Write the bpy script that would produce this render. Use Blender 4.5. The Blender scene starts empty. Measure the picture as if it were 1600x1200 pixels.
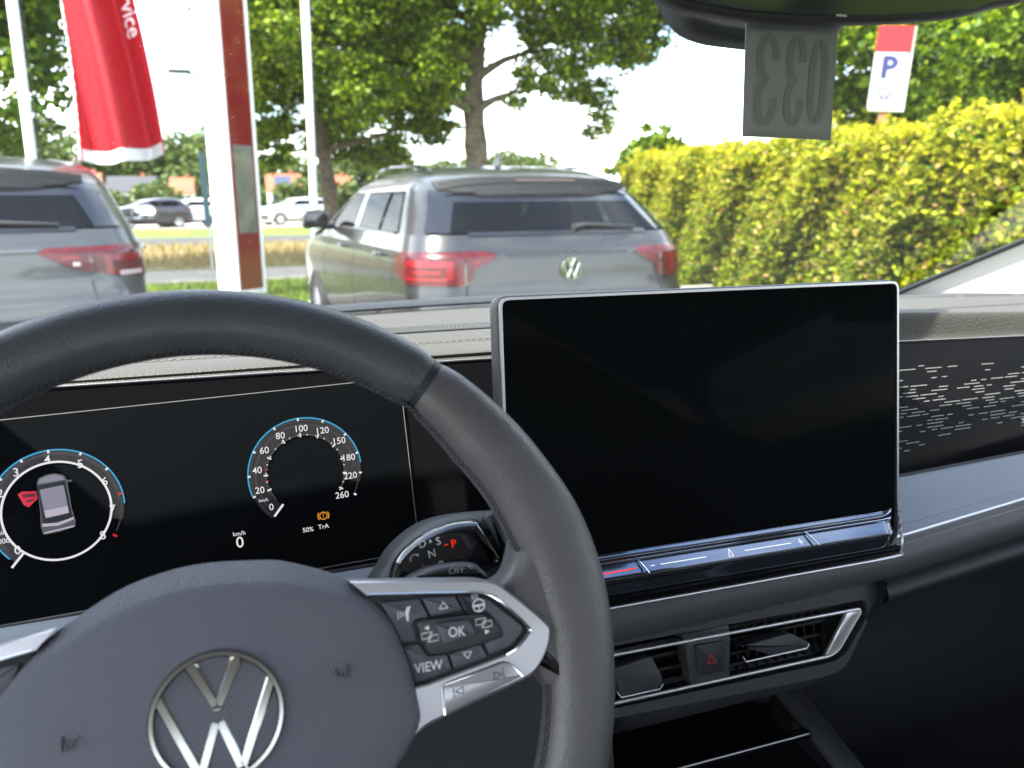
import bpy, math, random
import numpy as np
from mathutils import Vector, Matrix
R=math.radians
rnd=random.Random(7)
nr=np.random.RandomState(11)
sc=bpy.context.scene
col=sc.collection
# ------------------------------------------------------------------ camera
cd=bpy.data.cameras.new('camera'); cam=bpy.data.objects.new('camera',cd); col.objects.link(cam); sc.camera=cam
cd.lens=27.0; cd.sensor_width=36.0; cd.clip_start=0.02; cd.clip_end=3000
cd.dof.use_dof=True; cd.dof.focus_distance=0.56; cd.dof.aperture_fstop=9.0
_r=Vector((0.94797806,-0.31821488,-0.00876866)); _u=Vector((0.08252668,0.21906097,0.97221481)); _b=Vector((-0.30745234,-0.92236196,0.23392621))
EYE=Vector((0,0,1.35))
CM=Matrix(((0.94797806,0.08252668,-0.30745234,0),(-0.31821488,0.21906097,-0.92236196,0),(-0.00876866,0.97221481,0.23392621,1.35),(0,0,0,1)))
cam.matrix_world=CM
# ------------------------------------------------------------------ world + sun
SUN_EL=52.0; SUN_AZ=-110.0        # azimuth clockwise from +Y (forward): negative = left, slightly behind
sdir=Vector((math.sin(R(SUN_AZ))*math.cos(R(SUN_EL)), math.cos(R(SUN_AZ))*math.cos(R(SUN_EL)), math.sin(R(SUN_EL))))
W=bpy.data.worlds.new('World'); sc.world=W; W.use_nodes=True
nt=W.node_tree; nt.nodes.clear()
wo=nt.nodes.new('ShaderNodeOutputWorld'); bg=nt.nodes.new('ShaderNodeBackground')
sky=nt.nodes.new('ShaderNodeTexSky'); sky.sky_type='NISHITA'; sky.sun_disc=False
sky.sun_elevation=R(SUN_EL); sky.sun_rotation=R(SUN_AZ); sky.air_density=1.0; sky.dust_density=1.5; sky.ozone_density=1.0
tc=nt.nodes.new('ShaderNodeTexCoord'); mp=nt.nodes.new('ShaderNodeMapping'); mp.inputs['Scale'].default_value=(1,1,2.6)
nz=nt.nodes.new('ShaderNodeTexNoise'); nz.inputs['Scale'].default_value=2.6; nz.inputs['Detail'].default_value=9; nz.inputs['Roughness'].default_value=.58
cr=nt.nodes.new('ShaderNodeValToRGB'); cr.color_ramp.elements[0].position=.40; cr.color_ramp.elements[1].position=.60
mx=nt.nodes.new('ShaderNodeMixRGB'); mx.inputs['Color2'].default_value=(9.0,9.3,9.8,1)
l=nt.links.new
l(tc.outputs['Generated'],mp.inputs['Vector']); l(mp.outputs['Vector'],nz.inputs['Vector']); l(nz.outputs['Fac'],cr.inputs['Fac'])
sx_=nt.nodes.new('ShaderNodeSeparateXYZ'); l(tc.outputs['Generated'],sx_.inputs[0]); mr_s=nt.nodes.new('ShaderNodeMapRange'); mr_s.inputs['From Min'].default_value=-.35; mr_s.inputs['From Max'].default_value=.35; mr_s.inputs['To Min'].default_value=.75; l(sx_.outputs['Y'],mr_s.inputs['Value'])
cm_=nt.nodes.new('ShaderNodeMath'); cm_.operation='MULTIPLY'; l(cr.outputs['Color'],cm_.inputs[0]); l(mr_s.outputs['Result'],cm_.inputs[1]); zr_=nt.nodes.new('ShaderNodeMapRange'); zr_.inputs['From Min'].default_value=.45; zr_.inputs['From Max'].default_value=.9; zr_.inputs['To Min'].default_value=1; zr_.inputs['To Max'].default_value=.08; l(sx_.outputs['Z'],zr_.inputs['Value'])
cm2=nt.nodes.new('ShaderNodeMath'); cm2.operation='MULTIPLY'; l(cm_.outputs[0],cm2.inputs[0]); l(zr_.outputs['Result'],cm2.inputs[1]); l(cm2.outputs[0],mx.inputs['Fac']); l(sky.outputs['Color'],mx.inputs['Color1']); l(mx.outputs['Color'],bg.inputs['Color']); l(bg.outputs['Background'],wo.inputs['Surface'])
bg.inputs['Strength'].default_value=0.15
sd=bpy.data.lights.new('sun','SUN'); sd.energy=3.8; sd.angle=R(0.55); sd.color=(1,.95,.86)
so=bpy.data.objects.new('sun',sd); col.objects.link(so); so.location=(-6,-3,12); so.rotation_euler=sdir.to_track_quat('Z','Y').to_euler()
sc.view_settings.view_transform='Standard'; sc.view_settings.look='None'; sc.view_settings.gamma=1; sc.view_settings.use_curve_mapping=False
EXPO=2.5
sc.view_settings.exposure=EXPO
sc.render.engine='CYCLES'
try:
    sc.cycles.max_bounces=8; sc.cycles.diffuse_bounces=4; sc.cycles.glossy_bounces=4; sc.cycles.transparent_max_bounces=24
except Exception: pass
# ------------------------------------------------------------------ materials
def mat(name,color,rough=.5,metal=0,coat=0,bump=None,var=0,spec=.5,emit=None,sheen=0,varscale=8):
    m=bpy.data.materials.new(name); m.use_nodes=True; t=m.node_tree; b=t.nodes['Principled BSDF']; L=t.links.new
    b.inputs['Base Color'].default_value=(*color,1); b.inputs['Roughness'].default_value=rough; b.inputs['Metallic'].default_value=metal
    b.inputs['Coat Weight'].default_value=coat; b.inputs['Coat Roughness'].default_value=.03; b.inputs['Specular IOR Level'].default_value=spec
    if sheen: b.inputs['Sheen Weight'].default_value=sheen
    if emit:
        b.inputs['Emission Color'].default_value=(*emit[0],1); b.inputs['Emission Strength'].default_value=emit[1]
    c=t.nodes.new('ShaderNodeTexCoord')
    if var:
        n=t.nodes.new('ShaderNodeTexNoise'); n.inputs['Scale'].default_value=varscale; n.inputs['Detail'].default_value=6; L(c.outputs['Object'],n.inputs['Vector'])
        mr=t.nodes.new('ShaderNodeMapRange'); mr.inputs['From Min'].default_value=.3; mr.inputs['From Max'].default_value=.7; mr.inputs['To Min'].default_value=1-var; mr.inputs['To Max'].default_value=1+var
        L(n.outputs['Fac'],mr.inputs['Value'])
        mm=t.nodes.new('ShaderNodeVectorMath'); mm.operation='SCALE'; mm.inputs[0].default_value=color; L(mr.outputs['Result'],mm.inputs['Scale']); L(mm.outputs[0],b.inputs['Base Color'])
    if bump:
        kind,scale,strn=bump
        if kind=='grain':
            n=t.nodes.new('ShaderNodeTexVoronoi'); n.feature='SMOOTH_F1'; n.inputs['Scale'].default_value=scale; out=n.outputs['Distance']; L(c.outputs['Object'],n.inputs['Vector'])
        elif kind=='dots':
            sp=t.nodes.new('ShaderNodeSeparateXYZ'); L(c.outputs['Object'],sp.inputs[0])
            outs=[]
            for a in ('X','Z'):
                k=t.nodes.new('ShaderNodeMath'); k.operation='MULTIPLY'; k.inputs[1].default_value=scale; L(sp.outputs[a],k.inputs[0])
                s=t.nodes.new('ShaderNodeMath'); s.operation='SINE'; L(k.outputs[0],s.inputs[0]); outs.append(s)
            k=t.nodes.new('ShaderNodeMath'); k.operation='MULTIPLY'; L(outs[0].outputs[0],k.inputs[0]); L(outs[1].outputs[0],k.inputs[1]); out=k.outputs[0]
        else:
            n=t.nodes.new('ShaderNodeTexNoise'); n.inputs['Scale'].default_value=scale; n.inputs['Detail'].default_value=4; out=n.outputs['Fac']; L(c.outputs['Object'],n.inputs['Vector'])
        bp=t.nodes.new('ShaderNodeBump'); bp.inputs['Strength'].default_value=strn; bp.inputs['Distance'].default_value=.001 if kind!='noise' else .02; L(out,bp.inputs['Height']); L(bp.outputs['Normal'],b.inputs['Normal'])
    return m
def emis(name,color,px=1.0):
    "lit display colour: px = value it reaches on the picture (linear)"
    m=bpy.data.materials.new(name); m.use_nodes=True; b=m.node_tree.nodes['Principled BSDF']
    b.inputs['Base Color'].default_value=(.01,.01,.01,1); b.inputs['Roughness'].default_value=.3; b.inputs['Specular IOR Level'].default_value=.2
    b.inputs['Emission Color'].default_value=(*color,1); b.inputs['Emission Strength'].default_value=px/2**EXPO
    return m
def glass(name,tint,refl=.07,rough=0.0,dust=0):
    m=bpy.data.materials.new(name); m.use_nodes=True; t=m.node_tree; t.nodes.clear(); L=t.links.new
    o=t.nodes.new('ShaderNodeOutputMaterial'); tr=t.nodes.new('ShaderNodeBsdfTransparent'); tr.inputs['Color'].default_value=(*tint,1)
    g=t.nodes.new('ShaderNodeBsdfGlossy'); g.inputs['Roughness'].default_value=rough
    lw=t.nodes.new('ShaderNodeFresnel'); lw.inputs['IOR'].default_value=1.5
    mu=t.nodes.new('ShaderNodeMath'); mu.operation='MULTIPLY'; mu.inputs[1].default_value=refl; L(lw.outputs[0],mu.inputs[0])
    mi=t.nodes.new('ShaderNodeMixShader'); L(mu.outputs[0],mi.inputs[0]); L(tr.outputs[0],mi.inputs[1]); L(g.outputs[0],mi.inputs[2])
    out=mi.outputs[0]
    if dust:
        d=t.nodes.new('ShaderNodeBsdfDiffuse'); d.inputs['Color'].default_value=(.8,.78,.72,1)
        c=t.nodes.new('ShaderNodeTexCoord'); v=t.nodes.new('ShaderNodeTexVoronoi'); v.inputs['Scale'].default_value=75; L(c.outputs['Object'],v.inputs['Vector'])
        lt=t.nodes.new('ShaderNodeMath'); lt.operation='LESS_THAN'; lt.inputs[1].default_value=.095; L(v.outputs['Distance'],lt.inputs[0])
        n=t.nodes.new('ShaderNodeTexNoise'); n.inputs['Scale'].default_value=6; n.inputs['Detail'].default_value=5; L(c.outputs['Object'],n.inputs['Vector'])
        mr=t.nodes.new('ShaderNodeMapRange'); mr.inputs['From Min'].default_value=.35; mr.inputs['From Max'].default_value=.8; mr.inputs['To Min'].default_value=.0; mr.inputs['To Max'].default_value=1; L(n.outputs['Fac'],mr.inputs['Value'])
        a=t.nodes.new('ShaderNodeMath'); a.operation='MULTIPLY'; L(lt.outputs[0],a.inputs[0]); L(mr.outputs['Result'],a.inputs[1])
        a2=t.nodes.new('ShaderNodeMath'); a2.operation='MULTIPLY_ADD'; a2.inputs[1].default_value=.7*dust; a2.inputs[2].default_value=.005*dust; L(a.outputs[0],a2.inputs[0])
        m2=t.nodes.new('ShaderNodeMixShader'); L(a2.outputs[0],m2.inputs[0]); L(out,m2.inputs[1]); L(d.outputs[0],m2.inputs[2]); out=m2.outputs[0]
    L(out,o.inputs['Surface']); return m
# ------------------------------------------------------------------ frames and mesh building
class Fr:
    def __init__(s,o,u,v,n): s.o,s.u,s.v,s.n=[np.array(a,float) for a in (o,u,v,n)]
    def p(s,a,b,h=0): return tuple(s.o+s.u*a+s.v*b+s.n*h)
def tilt(o,deg,roll=0):
    t=R(deg); r=R(roll); u=np.array([1.,0,0]); v=np.array([0,math.sin(t),math.cos(t)]); n=np.array([0,-math.cos(t),math.sin(t)])
    return Fr(o,u*math.cos(r)+v*math.sin(r),v*math.cos(r)-u*math.sin(r),n)
def rot2(pts,a,c=(0,0)):
    ca,sa=math.cos(a),math.sin(a); return [(c[0]+(x-c[0])*ca-(y-c[1])*sa,c[1]+(x-c[0])*sa+(y-c[1])*ca) for x,y in pts]
def rounded(pts,r,seg=4):
    out=[];n=len(pts)
    for i in range(n):
        p0,p1,p2=[Vector(pts[(i+k)%n]) for k in (-1,0,1)]
        a=p0-p1;b=p2-p1
        ra=min(r if not isinstance(r,(list,tuple)) else r[i],a.length*.48,b.length*.48)
        if ra<1e-6: out.append(tuple(p1)); continue
        s=p1+a.normalized()*ra; e=p1+b.normalized()*ra
        for k in range(seg+1):
            t=k/seg; q=s*(1-t)**2+p1*2*t*(1-t)+e*t*t; out.append((q.x,q.y))
    return out
def rectp(x0,y0,x1,y1): return [(x0,y0),(x1,y0),(x1,y1),(x0,y1)]
def spline(pts,n=8,closed=False):
    "Catmull-Rom through points of any dimension"
    P=[np.array(p,float) for p in pts]; out=[]; m=len(P)
    for i in range(m if closed else m-1):
        if closed: a,b,c,d=P[(i-1)%m],P[i],P[(i+1)%m],P[(i+2)%m]
        else: a,b,c,d=P[max(i-1,0)],P[i],P[i+1],P[min(i+2,m-1)]
        for k in range(n):
            t=k/n; out.append(tuple(.5*((2*b)+(c-a)*t+(2*a-5*b+4*c-d)*t*t+(3*b-a-3*c+d)*t**3)))
    if not closed: out.append(tuple(P[-1]))
    return out
def area2(p): return sum(p[i][0]*p[(i+1)%len(p)][1]-p[(i+1)%len(p)][0]*p[i][1] for i in range(len(p)))/2
def inset(pts,d):
    n=len(pts); s=1 if area2(pts)>0 else -1; out=[]
    for i in range(n):
        p0,p1,p2=[np.array(pts[(i+k)%n],float) for k in (-1,0,1)]
        a=p1-p0;b=p2-p1; la=np.linalg.norm(a) or 1e-9; lb=np.linalg.norm(b) or 1e-9; a/=la;b/=lb
        na=np.array([-a[1],a[0]])*s; nb=np.array([-b[1],b[0]])*s; m=na+nb; lm=np.linalg.norm(m)
        if lm<1e-6: m=na; lm=1
        m/=lm; k=d/max(.35,float(m@na)); out.append(tuple(p1+m*k))
    return out
class MB:
    def __init__(s): s.v=[];s.f=[]
    def add(s,vs,fs):
        k=len(s.v); s.v+= [tuple(float(c) for c in p) for p in vs]; s.f+=[tuple(i+k for i in f) for f in fs]; return s
    def box(s,x0,x1,y0,y1,z0,z1):
        return s.add([(x,y,z) for z in (z0,z1) for y in (y0,y1) for x in (x0,x1)],[(0,2,3,1),(4,5,7,6),(0,1,5,4),(2,6,7,3),(0,4,6,2),(1,3,7,5)])
    def prism(s,fr,pts,h0,h1,ch=0,seg=2,back=True):
        if area2(pts)<0: pts=pts[::-1]
        n=len(pts); rings=[(pts,h0)]
        if ch>0:
            for k in range(seg+1):
                a=k/seg*math.pi/2; rings.append((inset(pts,ch*(1-math.cos(a))) if k else pts, h1-ch+ch*math.sin(a)))
        else: rings.append((pts,h1))
        vs=[fr.p(x,y,h) for r_,h in rings for x,y in r_]; fs=[]
        for j in range(len(rings)-1):
            for i in range(n):
                a=j*n+i;b=j*n+(i+1)%n; fs.append((a,b,b+n,a+n))
        fs.append(tuple((len(rings)-1)*n+i for i in range(n)))
        if back: fs.append(tuple(reversed(range(n))))
        return s.add(vs,fs)
    def poly(s,fr,pts,h=0):
        if area2(pts)<0: pts=pts[::-1]
        return s.add([fr.p(x,y,h) for x,y in pts],[tuple(range(len(pts)))])
    def stroke(s,fr,pts,w,h0,h1,closed=False):
        "flat band along a 2D line"
        n=len(pts);P=[np.array(p,float) for p in pts];A=[];B=[]
        for i in range(n):
            if closed: d=P[(i+1)%n]-P[i-1]
            else: d=P[min(i+1,n-1)]-P[max(i-1,0)]
            d/=np.linalg.norm(d) or 1; m=np.array([-d[1],d[0]])*w/2; A.append(P[i]+m);B.append(P[i]-m)
        vs=[fr.p(*q,h1) for q in A]+[fr.p(*q,h1) for q in B]; 
        fs=[]
        rng=range(n if closed else n-1)
        for i in rng:
            j=(i+1)%n; fs.append((n+i,n+j,j,i))
        if h1-h0>1e-5:
            vs+=[fr.p(*q,h0) for q in A]+[fr.p(*q,h0) for q in B]
            for i in rng:
                j=(i+1)%n; fs.append((i,j,2*n+j,2*n+i)); fs.append((3*n+i,3*n+j,n+j,n+i))
        return s.add(vs,fs)
    def tube(s,path,r,seg=8,caps=True,closed=False,up=(0,0,1)):
        P=[Vector(p) for p in path]; n=len(P); vs=[];fs=[]; prev=None
        for i in range(n):
            d=(P[(i+1)%n]-P[i-1]) if closed else (P[min(i+1,n-1)]-P[max(i-1,0)])
            d.normalize(); u=Vector(up)
            if abs(d.dot(u))>.95: u=Vector((1,0,0)) if prev is None else prev
            a=d.cross(u).normalized(); 
            if prev is not None and a.dot(prev)<0: a=-a
            prev=a; b=d.cross(a); ri=r[i] if isinstance(r,(list,tuple)) else r
            if not isinstance(ri,(list,tuple)): ri=(ri,ri)
            for k in range(seg):
                t=2*math.pi*k/seg; vs.append(P[i]+a*math.cos(t)*ri[0]+b*math.sin(t)*ri[1])
        for i in range(n if closed else n-1):
            j=(i+1)%n
            for k in range(seg): fs.append((i*seg+k,i*seg+(k+1)%seg,j*seg+(k+1)%seg,j*seg+k))
        if caps and not closed: fs.append(tuple(reversed(range(seg)))); fs.append(tuple((n-1)*seg+k for k in range(seg)))
        return s.add(vs,fs)
    def grid(s,fn,nu,nv,closed_u=False):
        vs=[fn(i/nu,j/nv) for j in range(nv+1) for i in range(nu+1)]
        return s.add(vs,[(j*(nu+1)+i,j*(nu+1)+i+1,(j+1)*(nu+1)+i+1,(j+1)*(nu+1)+i) for j in range(nv) for i in range(nu)])
    def lathe(s,fr,prof,seg=24,a0=0,a1=2*math.pi):
        "profile (radius, height) about frame normal"
        full=abs(a1-a0-2*math.pi)<1e-6; m=seg if full else seg+1; n=len(prof)
        vs=[fr.p(r*math.cos(a0+(a1-a0)*k/seg),r*math.sin(a0+(a1-a0)*k/seg),h) for r,h in prof for k in range(m)]
        fs=[]
        for j in range(n-1):
            for k in range(seg):
                k2=(k+1)%m; fs.append((j*m+k,j*m+k2,(j+1)*m+k2,(j+1)*m+k))
        return s.add(vs,fs)
    def text(s,fr,body,size,x,y,h=0,h0=None,rot=0,align='CENTER',mirror=False,sx=1):
        vs,fs=txt(body,align); out=[]
        for a,b in vs:
            a*=size*sx*(-1 if mirror else 1); b*=size; ca,sa=math.cos(rot),math.sin(rot); out.append(fr.p(x+a*ca-b*sa,y+a*sa+b*ca,h))
        return s.add(out,[tuple(reversed(f)) for f in fs] if mirror else fs)
    def build(s,name,m,parent=None,smooth=True,bevel=0,angle=38,mats=None,idx=None):
        me=bpy.data.meshes.new(name); me.from_pydata(s.v,[],s.f); me.validate(verbose=False); me.update()
        for q in (mats or [m]): me.materials.append(q)
        if idx is not None and len(idx)==len(me.polygons): me.polygons.foreach_set('material_index',idx)
        o=bpy.data.objects.new(name,me); col.objects.link(o)
        if parent is not None:
            o.parent=parent
            if parent.type=='EMPTY' and parent.get('_w'): o.location=-parent.location
        if smooth:
            me.polygons.foreach_set('use_smooth',[p.loop_total<=5 for p in me.polygons]); me.set_sharp_from_angle(angle=R(angle))
        if bevel:
            b=o.modifiers.new('bevel','BEVEL'); b.width=bevel; b.segments=2; b.limit_method='ANGLE'; b.angle_limit=R(40)
        return o
_tx={}
def txt(body,align='CENTER'):
    if (body,align) in _tx: return _tx[(body,align)]
    c=bpy.data.curves.new('lettering','FONT'); c.body=body; c.size=1; c.align_x=align; c.align_y='CENTER'; c.resolution_u=4; c.offset=.006
    o=bpy.data.objects.new('lettering',c); col.objects.link(o); bpy.context.view_layer.update()
    me=bpy.data.meshes.new_from_object(o.evaluated_get(bpy.context.evaluated_depsgraph_get()))
    vs=[(v.co.x,v.co.y) for v in me.vertices]; fs=[tuple(p.vertices) for p in me.polygons]
    bpy.data.objects.remove(o); bpy.data.curves.remove(c); bpy.data.meshes.remove(me)
    _tx[(body,align)]=(vs,fs); return vs,fs
def tag(o,label,cat=None,group=None,kind=None):
    if label: o['label']=label
    if cat: o['category']=cat
    if group: o['group']=group
    if kind: o['kind']=kind
    return o
def empty(name,loc,label,cat,group=None,rz=0,world=False):
    o=bpy.data.objects.new(name,None); col.objects.link(o); o.location=loc; o.rotation_euler=(0,0,rz); o.empty_display_size=.2
    if world: o['_w']=1
    return tag(o,label,cat,group)
def copy_tree(o,parent=None):
    c=o.copy(); col.objects.link(c)
    if parent is not None: c.parent=parent
    for ch in [x for x in o.children]: copy_tree(ch,c)
    return c
D={}
D['bez_out']=[[0.0648, 0.0432], [0.1071, 0.0373], [0.1267, 0.0333], [0.1357, 0.0267], [0.1514, 0.0102], [0.1532, 0.0045], [0.1497, -0.0038], [0.1439, -0.0102], [0.1367, -0.0132], [0.0969, -0.0218], [0.0883, -0.0242], [0.0829, -0.0278], [0.0688, -0.0393], [0.0641, -0.0439], [0.0573, -0.0423]]
D['bez_in']=[[0.0693, 0.0361], [0.1064, 0.0315], [0.1262, 0.0271], [0.1425, 0.0103], [0.1423, 0.0064], [0.1358, 0.0011], [0.1304, -0.0009], [0.0846, -0.0081]]
D['bez_air']=[[0.0658, 0.0421], [0.0704, 0.036], [0.0757, 0.0254], [0.0796, 0.0133], [0.0824, 0.0015], [0.0846, -0.0081], [0.0852, -0.0158], [0.0838, -0.0224], [0.0804, -0.0272], [0.069, -0.037], [0.0627, -0.0436]]
D['panel']=[[0.0695, 0.0359], [0.1068, 0.0313], [0.1267, 0.0269], [0.1431, 0.0099], [0.1429, 0.0061], [0.1363, 0.0007], [0.1309, -0.0013], [0.0849, -0.0086], [0.0797, 0.0116], [0.0758, 0.0237]]
D['b1']=[[0.0744, 0.0327], [0.0927, 0.0314], [0.0964, 0.0218], [0.0891, 0.0211], [0.0899, 0.0126], [0.0822, 0.0126]]
D['b2']=[[0.0936, 0.0316], [0.1096, 0.0298], [0.1126, 0.0223], [0.097, 0.022]]
D['b3']=[[0.1105, 0.0297], [0.1251, 0.0261], [0.1406, 0.0106], [0.1398, 0.0069], [0.134, 0.0023], [0.1226, -0.0], [0.1203, 0.0065], [0.1297, 0.0081], [0.128, 0.0143], [0.1226, 0.0197], [0.1135, 0.0218]]
D['b4']=[[0.1034, 0.0044], [0.119, 0.0062], [0.1216, -0.0007], [0.1052, -0.0031]]
D['b5']=[[0.0824, 0.0117], [0.0901, 0.0117], [0.0932, 0.0054], [0.1025, 0.0046], [0.1043, -0.0032], [0.0863, -0.0057]]
D['rock']=[[0.0905, 0.0221], [0.1202, 0.0202], [0.1249, 0.0176], [0.1296, 0.01], [0.1274, 0.0075], [0.1152, 0.0053], [0.0963, 0.005], [0.0935, 0.007], [0.0894, 0.02]]
D['ok']=[[0.0977, 0.0195], [0.114, 0.0189], [0.1167, 0.0109], [0.1009, 0.0089]]
D['bar']=[[0.0979, -0.0094], [0.0989, -0.0082], [0.1281, -0.0035], [0.1315, -0.0047], [0.1372, -0.0119], [0.097, -0.0216]]
D['pts']=[[0.1078, 0.014], [0.0919, 0.0001], [0.1054, -0.0124], [0.125, -0.0085], [0.1034, 0.0258], [0.1121, 0.0025], [0.0848, 0.0255], [0.1202, 0.0244], [0.0953, 0.0136], [0.1212, 0.0154]]
D['airb0']=[[-0.0855, -0.0027], [-0.0804, 0.0162], [-0.0755, 0.0253], [-0.0658, 0.0364], [-0.051, 0.0456], [-0.0307, 0.0557], [-0.0045, 0.0605], [0.0226, 0.0586], [0.0364, 0.0557], [0.0587, 0.0458], [0.0753, 0.0327], [0.0837, 0.012], [0.0877, -0.0121], [0.0863, -0.0248], [0.0703, -0.0426], [0.0578, -0.0508]]
D['leather']=[[0.0959, 0.0381], [0.0914, 0.0397], [0.1164, 0.0358], [0.1326, 0.0342], [0.1414, 0.0375], [0.1462, 0.0479]]
D['air_icon']=[[-0.0506, 0.0006], [0.0548, 0.0073]]
D['gbody']=[[0.0819, 0.03], [0.0878, 0.0428], [0.0967, 0.053], [0.1122, 0.0621], [0.1293, 0.0655], [0.1521, 0.065], [0.158, 0.0628], [0.1607, 0.051], [0.1607, 0.04], [0.1577, 0.0321], [0.147, 0.0266], [0.1202, 0.022]]
D['gface']=[[0.0886, 0.0375], [0.0934, 0.0466], [0.1049, 0.0555], [0.1228, 0.0614], [0.1383, 0.0617], [0.1432, 0.0593], [0.1489, 0.0481], [0.1536, 0.0379], [0.1515, 0.0339], [0.141, 0.031], [0.1188, 0.0283], [0.0976, 0.0283], [0.0893, 0.034]]
D['gcap']=[[0.1476, 0.064], [0.1551, 0.0634], [0.1577, 0.0515], [0.1577, 0.0408], [0.1552, 0.0334], [0.1532, 0.0379], [0.149, 0.0492], [0.1448, 0.0594]]
D['gtxt']=[[0.1074, 0.0524], [0.1163, 0.0525], [0.1246, 0.0499], [0.1203, 0.0502], [0.112, 0.0463], [0.1169, 0.0397], [0.1118, 0.0535], [0.1027, 0.0453], [0.1039, 0.04]]
D['wst']=[[0.0955, 0.0315], [0.101, 0.0356], [0.1133, 0.0379], [0.1289, 0.0369], [0.1344, 0.0333], [0.1371, 0.0265], [0.1152, 0.0251]]
D['wtxt']=[[0.1224, 0.0351]]
D['S_o']=[0.1573, 0.5021, 1.2854]
D['scr']=[[0.0, 0.0], [0.3469, -0.0032], [0.3504, -0.2208], [0.3389, -0.2339], [0.066, -0.2242]]
D['scr_glass']=[[0.0036, -0.0024], [0.3436, -0.0068], [0.3445, -0.1968], [0.0569, -0.1906]]
D['scr_sl']=[[0.0601, -0.2024], [0.3269, -0.2101], [0.3282, -0.2018], [0.1003, -0.2009], [0.2518, -0.2035], [0.1047, -0.1966], [0.2443, -0.1998], [0.176, -0.2029], [0.2318, -0.2038], [0.0684, -0.2018], [0.0949, -0.2015], [0.1155, -0.2003], [0.1627, -0.2014], [0.1895, -0.2018], [0.2331, -0.203]]
D['k_top']=[[-0.1499, 0.0325], [0.0417, 0.032], [0.174, 0.0236]]
D['k_line']=[[-0.1641, 0.0181], [0.068, 0.0168], [0.1052, 0.0167], [0.0977, -0.0946], [0.0972, -0.1067], [0.0722, -0.1135], [-0.1771, -0.1144]]
D['k_bot']=[[-0.1777, -0.1205], [-0.1406, -0.1177], [0.0529, -0.1157]]
D['k_g1']=[[-0.1358, -0.0055], [-0.0967, -0.0493], [-0.1367, -0.0143], [-0.1059, -0.0469], [-0.143, -0.0772], [-0.1703, -0.0669], [-0.1618, -0.0621]]
D['k_g2']=[[0.0258, -0.0044], [-0.0171, -0.0403], [0.0621, -0.0481], [0.0251, -0.0184], [-0.0054, -0.0407], [0.0502, -0.0488], [0.0193, -0.0709], [-0.0078, -0.0702], [0.0016, -0.0616]]
D['k_txt']=[[-0.0266, -0.0799], [-0.0268, -0.0863], [0.02, -0.085], [0.031, -0.0845], [0.0318, -0.0767], [-0.1391, -0.0119], [-0.1203, -0.0175], [-0.107, -0.0311], [-0.1042, -0.0503], [-0.1118, -0.0668], [-0.1578, -0.0177], [-0.1644, -0.0667], [-0.17, -0.0607], [-0.1702, -0.0552], [-0.0079, -0.0592], [-0.0097, -0.052], [-0.0099, -0.0377], [-0.0036, -0.0243], [0.0084, -0.0153], [0.0231, -0.012], [0.0378, -0.0153], [0.0488, -0.0243], [0.0543, -0.0374], [0.0542, -0.0508], [0.0467, -0.0639], [-0.0032, -0.065]]
D['k_car']=[[-0.1463, -0.0244], [-0.1446, -0.023], [-0.1349, -0.0231], [-0.1302, -0.0251], [-0.1295, -0.0299], [-0.1296, -0.0376], [-0.1291, -0.0484], [-0.1287, -0.0558], [-0.1472, -0.0561], [-0.1476, -0.0454], [-0.1576, -0.0304], [-0.1486, -0.0288], [-0.1472, -0.0341], [-0.1543, -0.038]]
D['panelR']=[[0.5754, 0.0134], [0.7342, 0.0093], [0.5604, -0.109], [0.7192, -0.1035], [0.7205, -0.0739]]
D['mir']=[[0.2314, 1.4605], [0.2439, 1.4553], [0.2672, 1.4533], [0.2935, 1.4521], [0.3488, 1.4528], [0.3978, 1.4556], [0.4495, 1.4605], [0.4815, 1.4671], [0.509, 1.4782], [0.3531, 1.4574]]
D['sens']=[[0.2868, 1.4779], [0.2911, 1.4714], [0.2984, 1.4646], [0.3113, 1.4595], [0.3427, 1.4558], [0.3613, 1.4567]]
D['tag']=[[0.3069, 1.459], [0.3774, 1.4592], [0.38, 1.3872], [0.3101, 1.3886]]
D['v_house']=[[0.2439, -0.0017], [0.5306, -0.0058], [0.5264, -0.022], [0.5072, -0.0457], [0.482, -0.0736], [0.4534, -0.0739], [0.2376, -0.0639]]
D['v_trim']=[[0.2479, -0.0194], [0.5096, -0.0258], [0.5074, -0.032], [0.4841, -0.0563], [0.4728, -0.06], [0.2443, -0.0553]]
D['v_haz']=[[0.3272, -0.0246], [0.366, -0.0263], [0.3675, -0.0305], [0.3624, -0.0531], [0.326, -0.0531]]
D['v_haz2']=[[0.3322, -0.025], [0.3621, -0.0267], [0.358, -0.0522], [0.3338, -0.0513], [0.3465, -0.0399]]
D['v_tabs']=[[0.2539, -0.0291], [0.2889, -0.0251], [0.2979, -0.0442], [0.2953, -0.0507], [0.2564, -0.0509], [0.3991, -0.0375], [0.427, -0.0311], [0.4464, -0.0434], [0.4459, -0.048], [0.4068, -0.0475], [0.3207, -0.0146], [0.3673, -0.0147], [0.3667, -0.0202], [0.3234, -0.019]]
D['v_low']=[[0.2452, -0.0751], [0.4297, -0.098], [0.475, -0.0722], [0.2429, -0.0973]]
D['con']=[[0.497, 0.577, 0.83], [0.512, 0.57, 0.83], [0.489, 0.48, 0.83], [0.488, 0.531, 0.83], [0.34, 0.536, 0.83], [0.287, 0.577, 0.83]]
D['dashR']=[[0.535, 0.5, 1.05], [0.684, 0.5, 1.066], [0.54, 0.505, 1.051], [0.69, 0.505, 1.069], [0.53, 0.495, 1.049], [0.678, 0.495, 1.064], [0.541, 0.5, 1.006], [0.691, 0.5, 1.031]]
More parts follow.
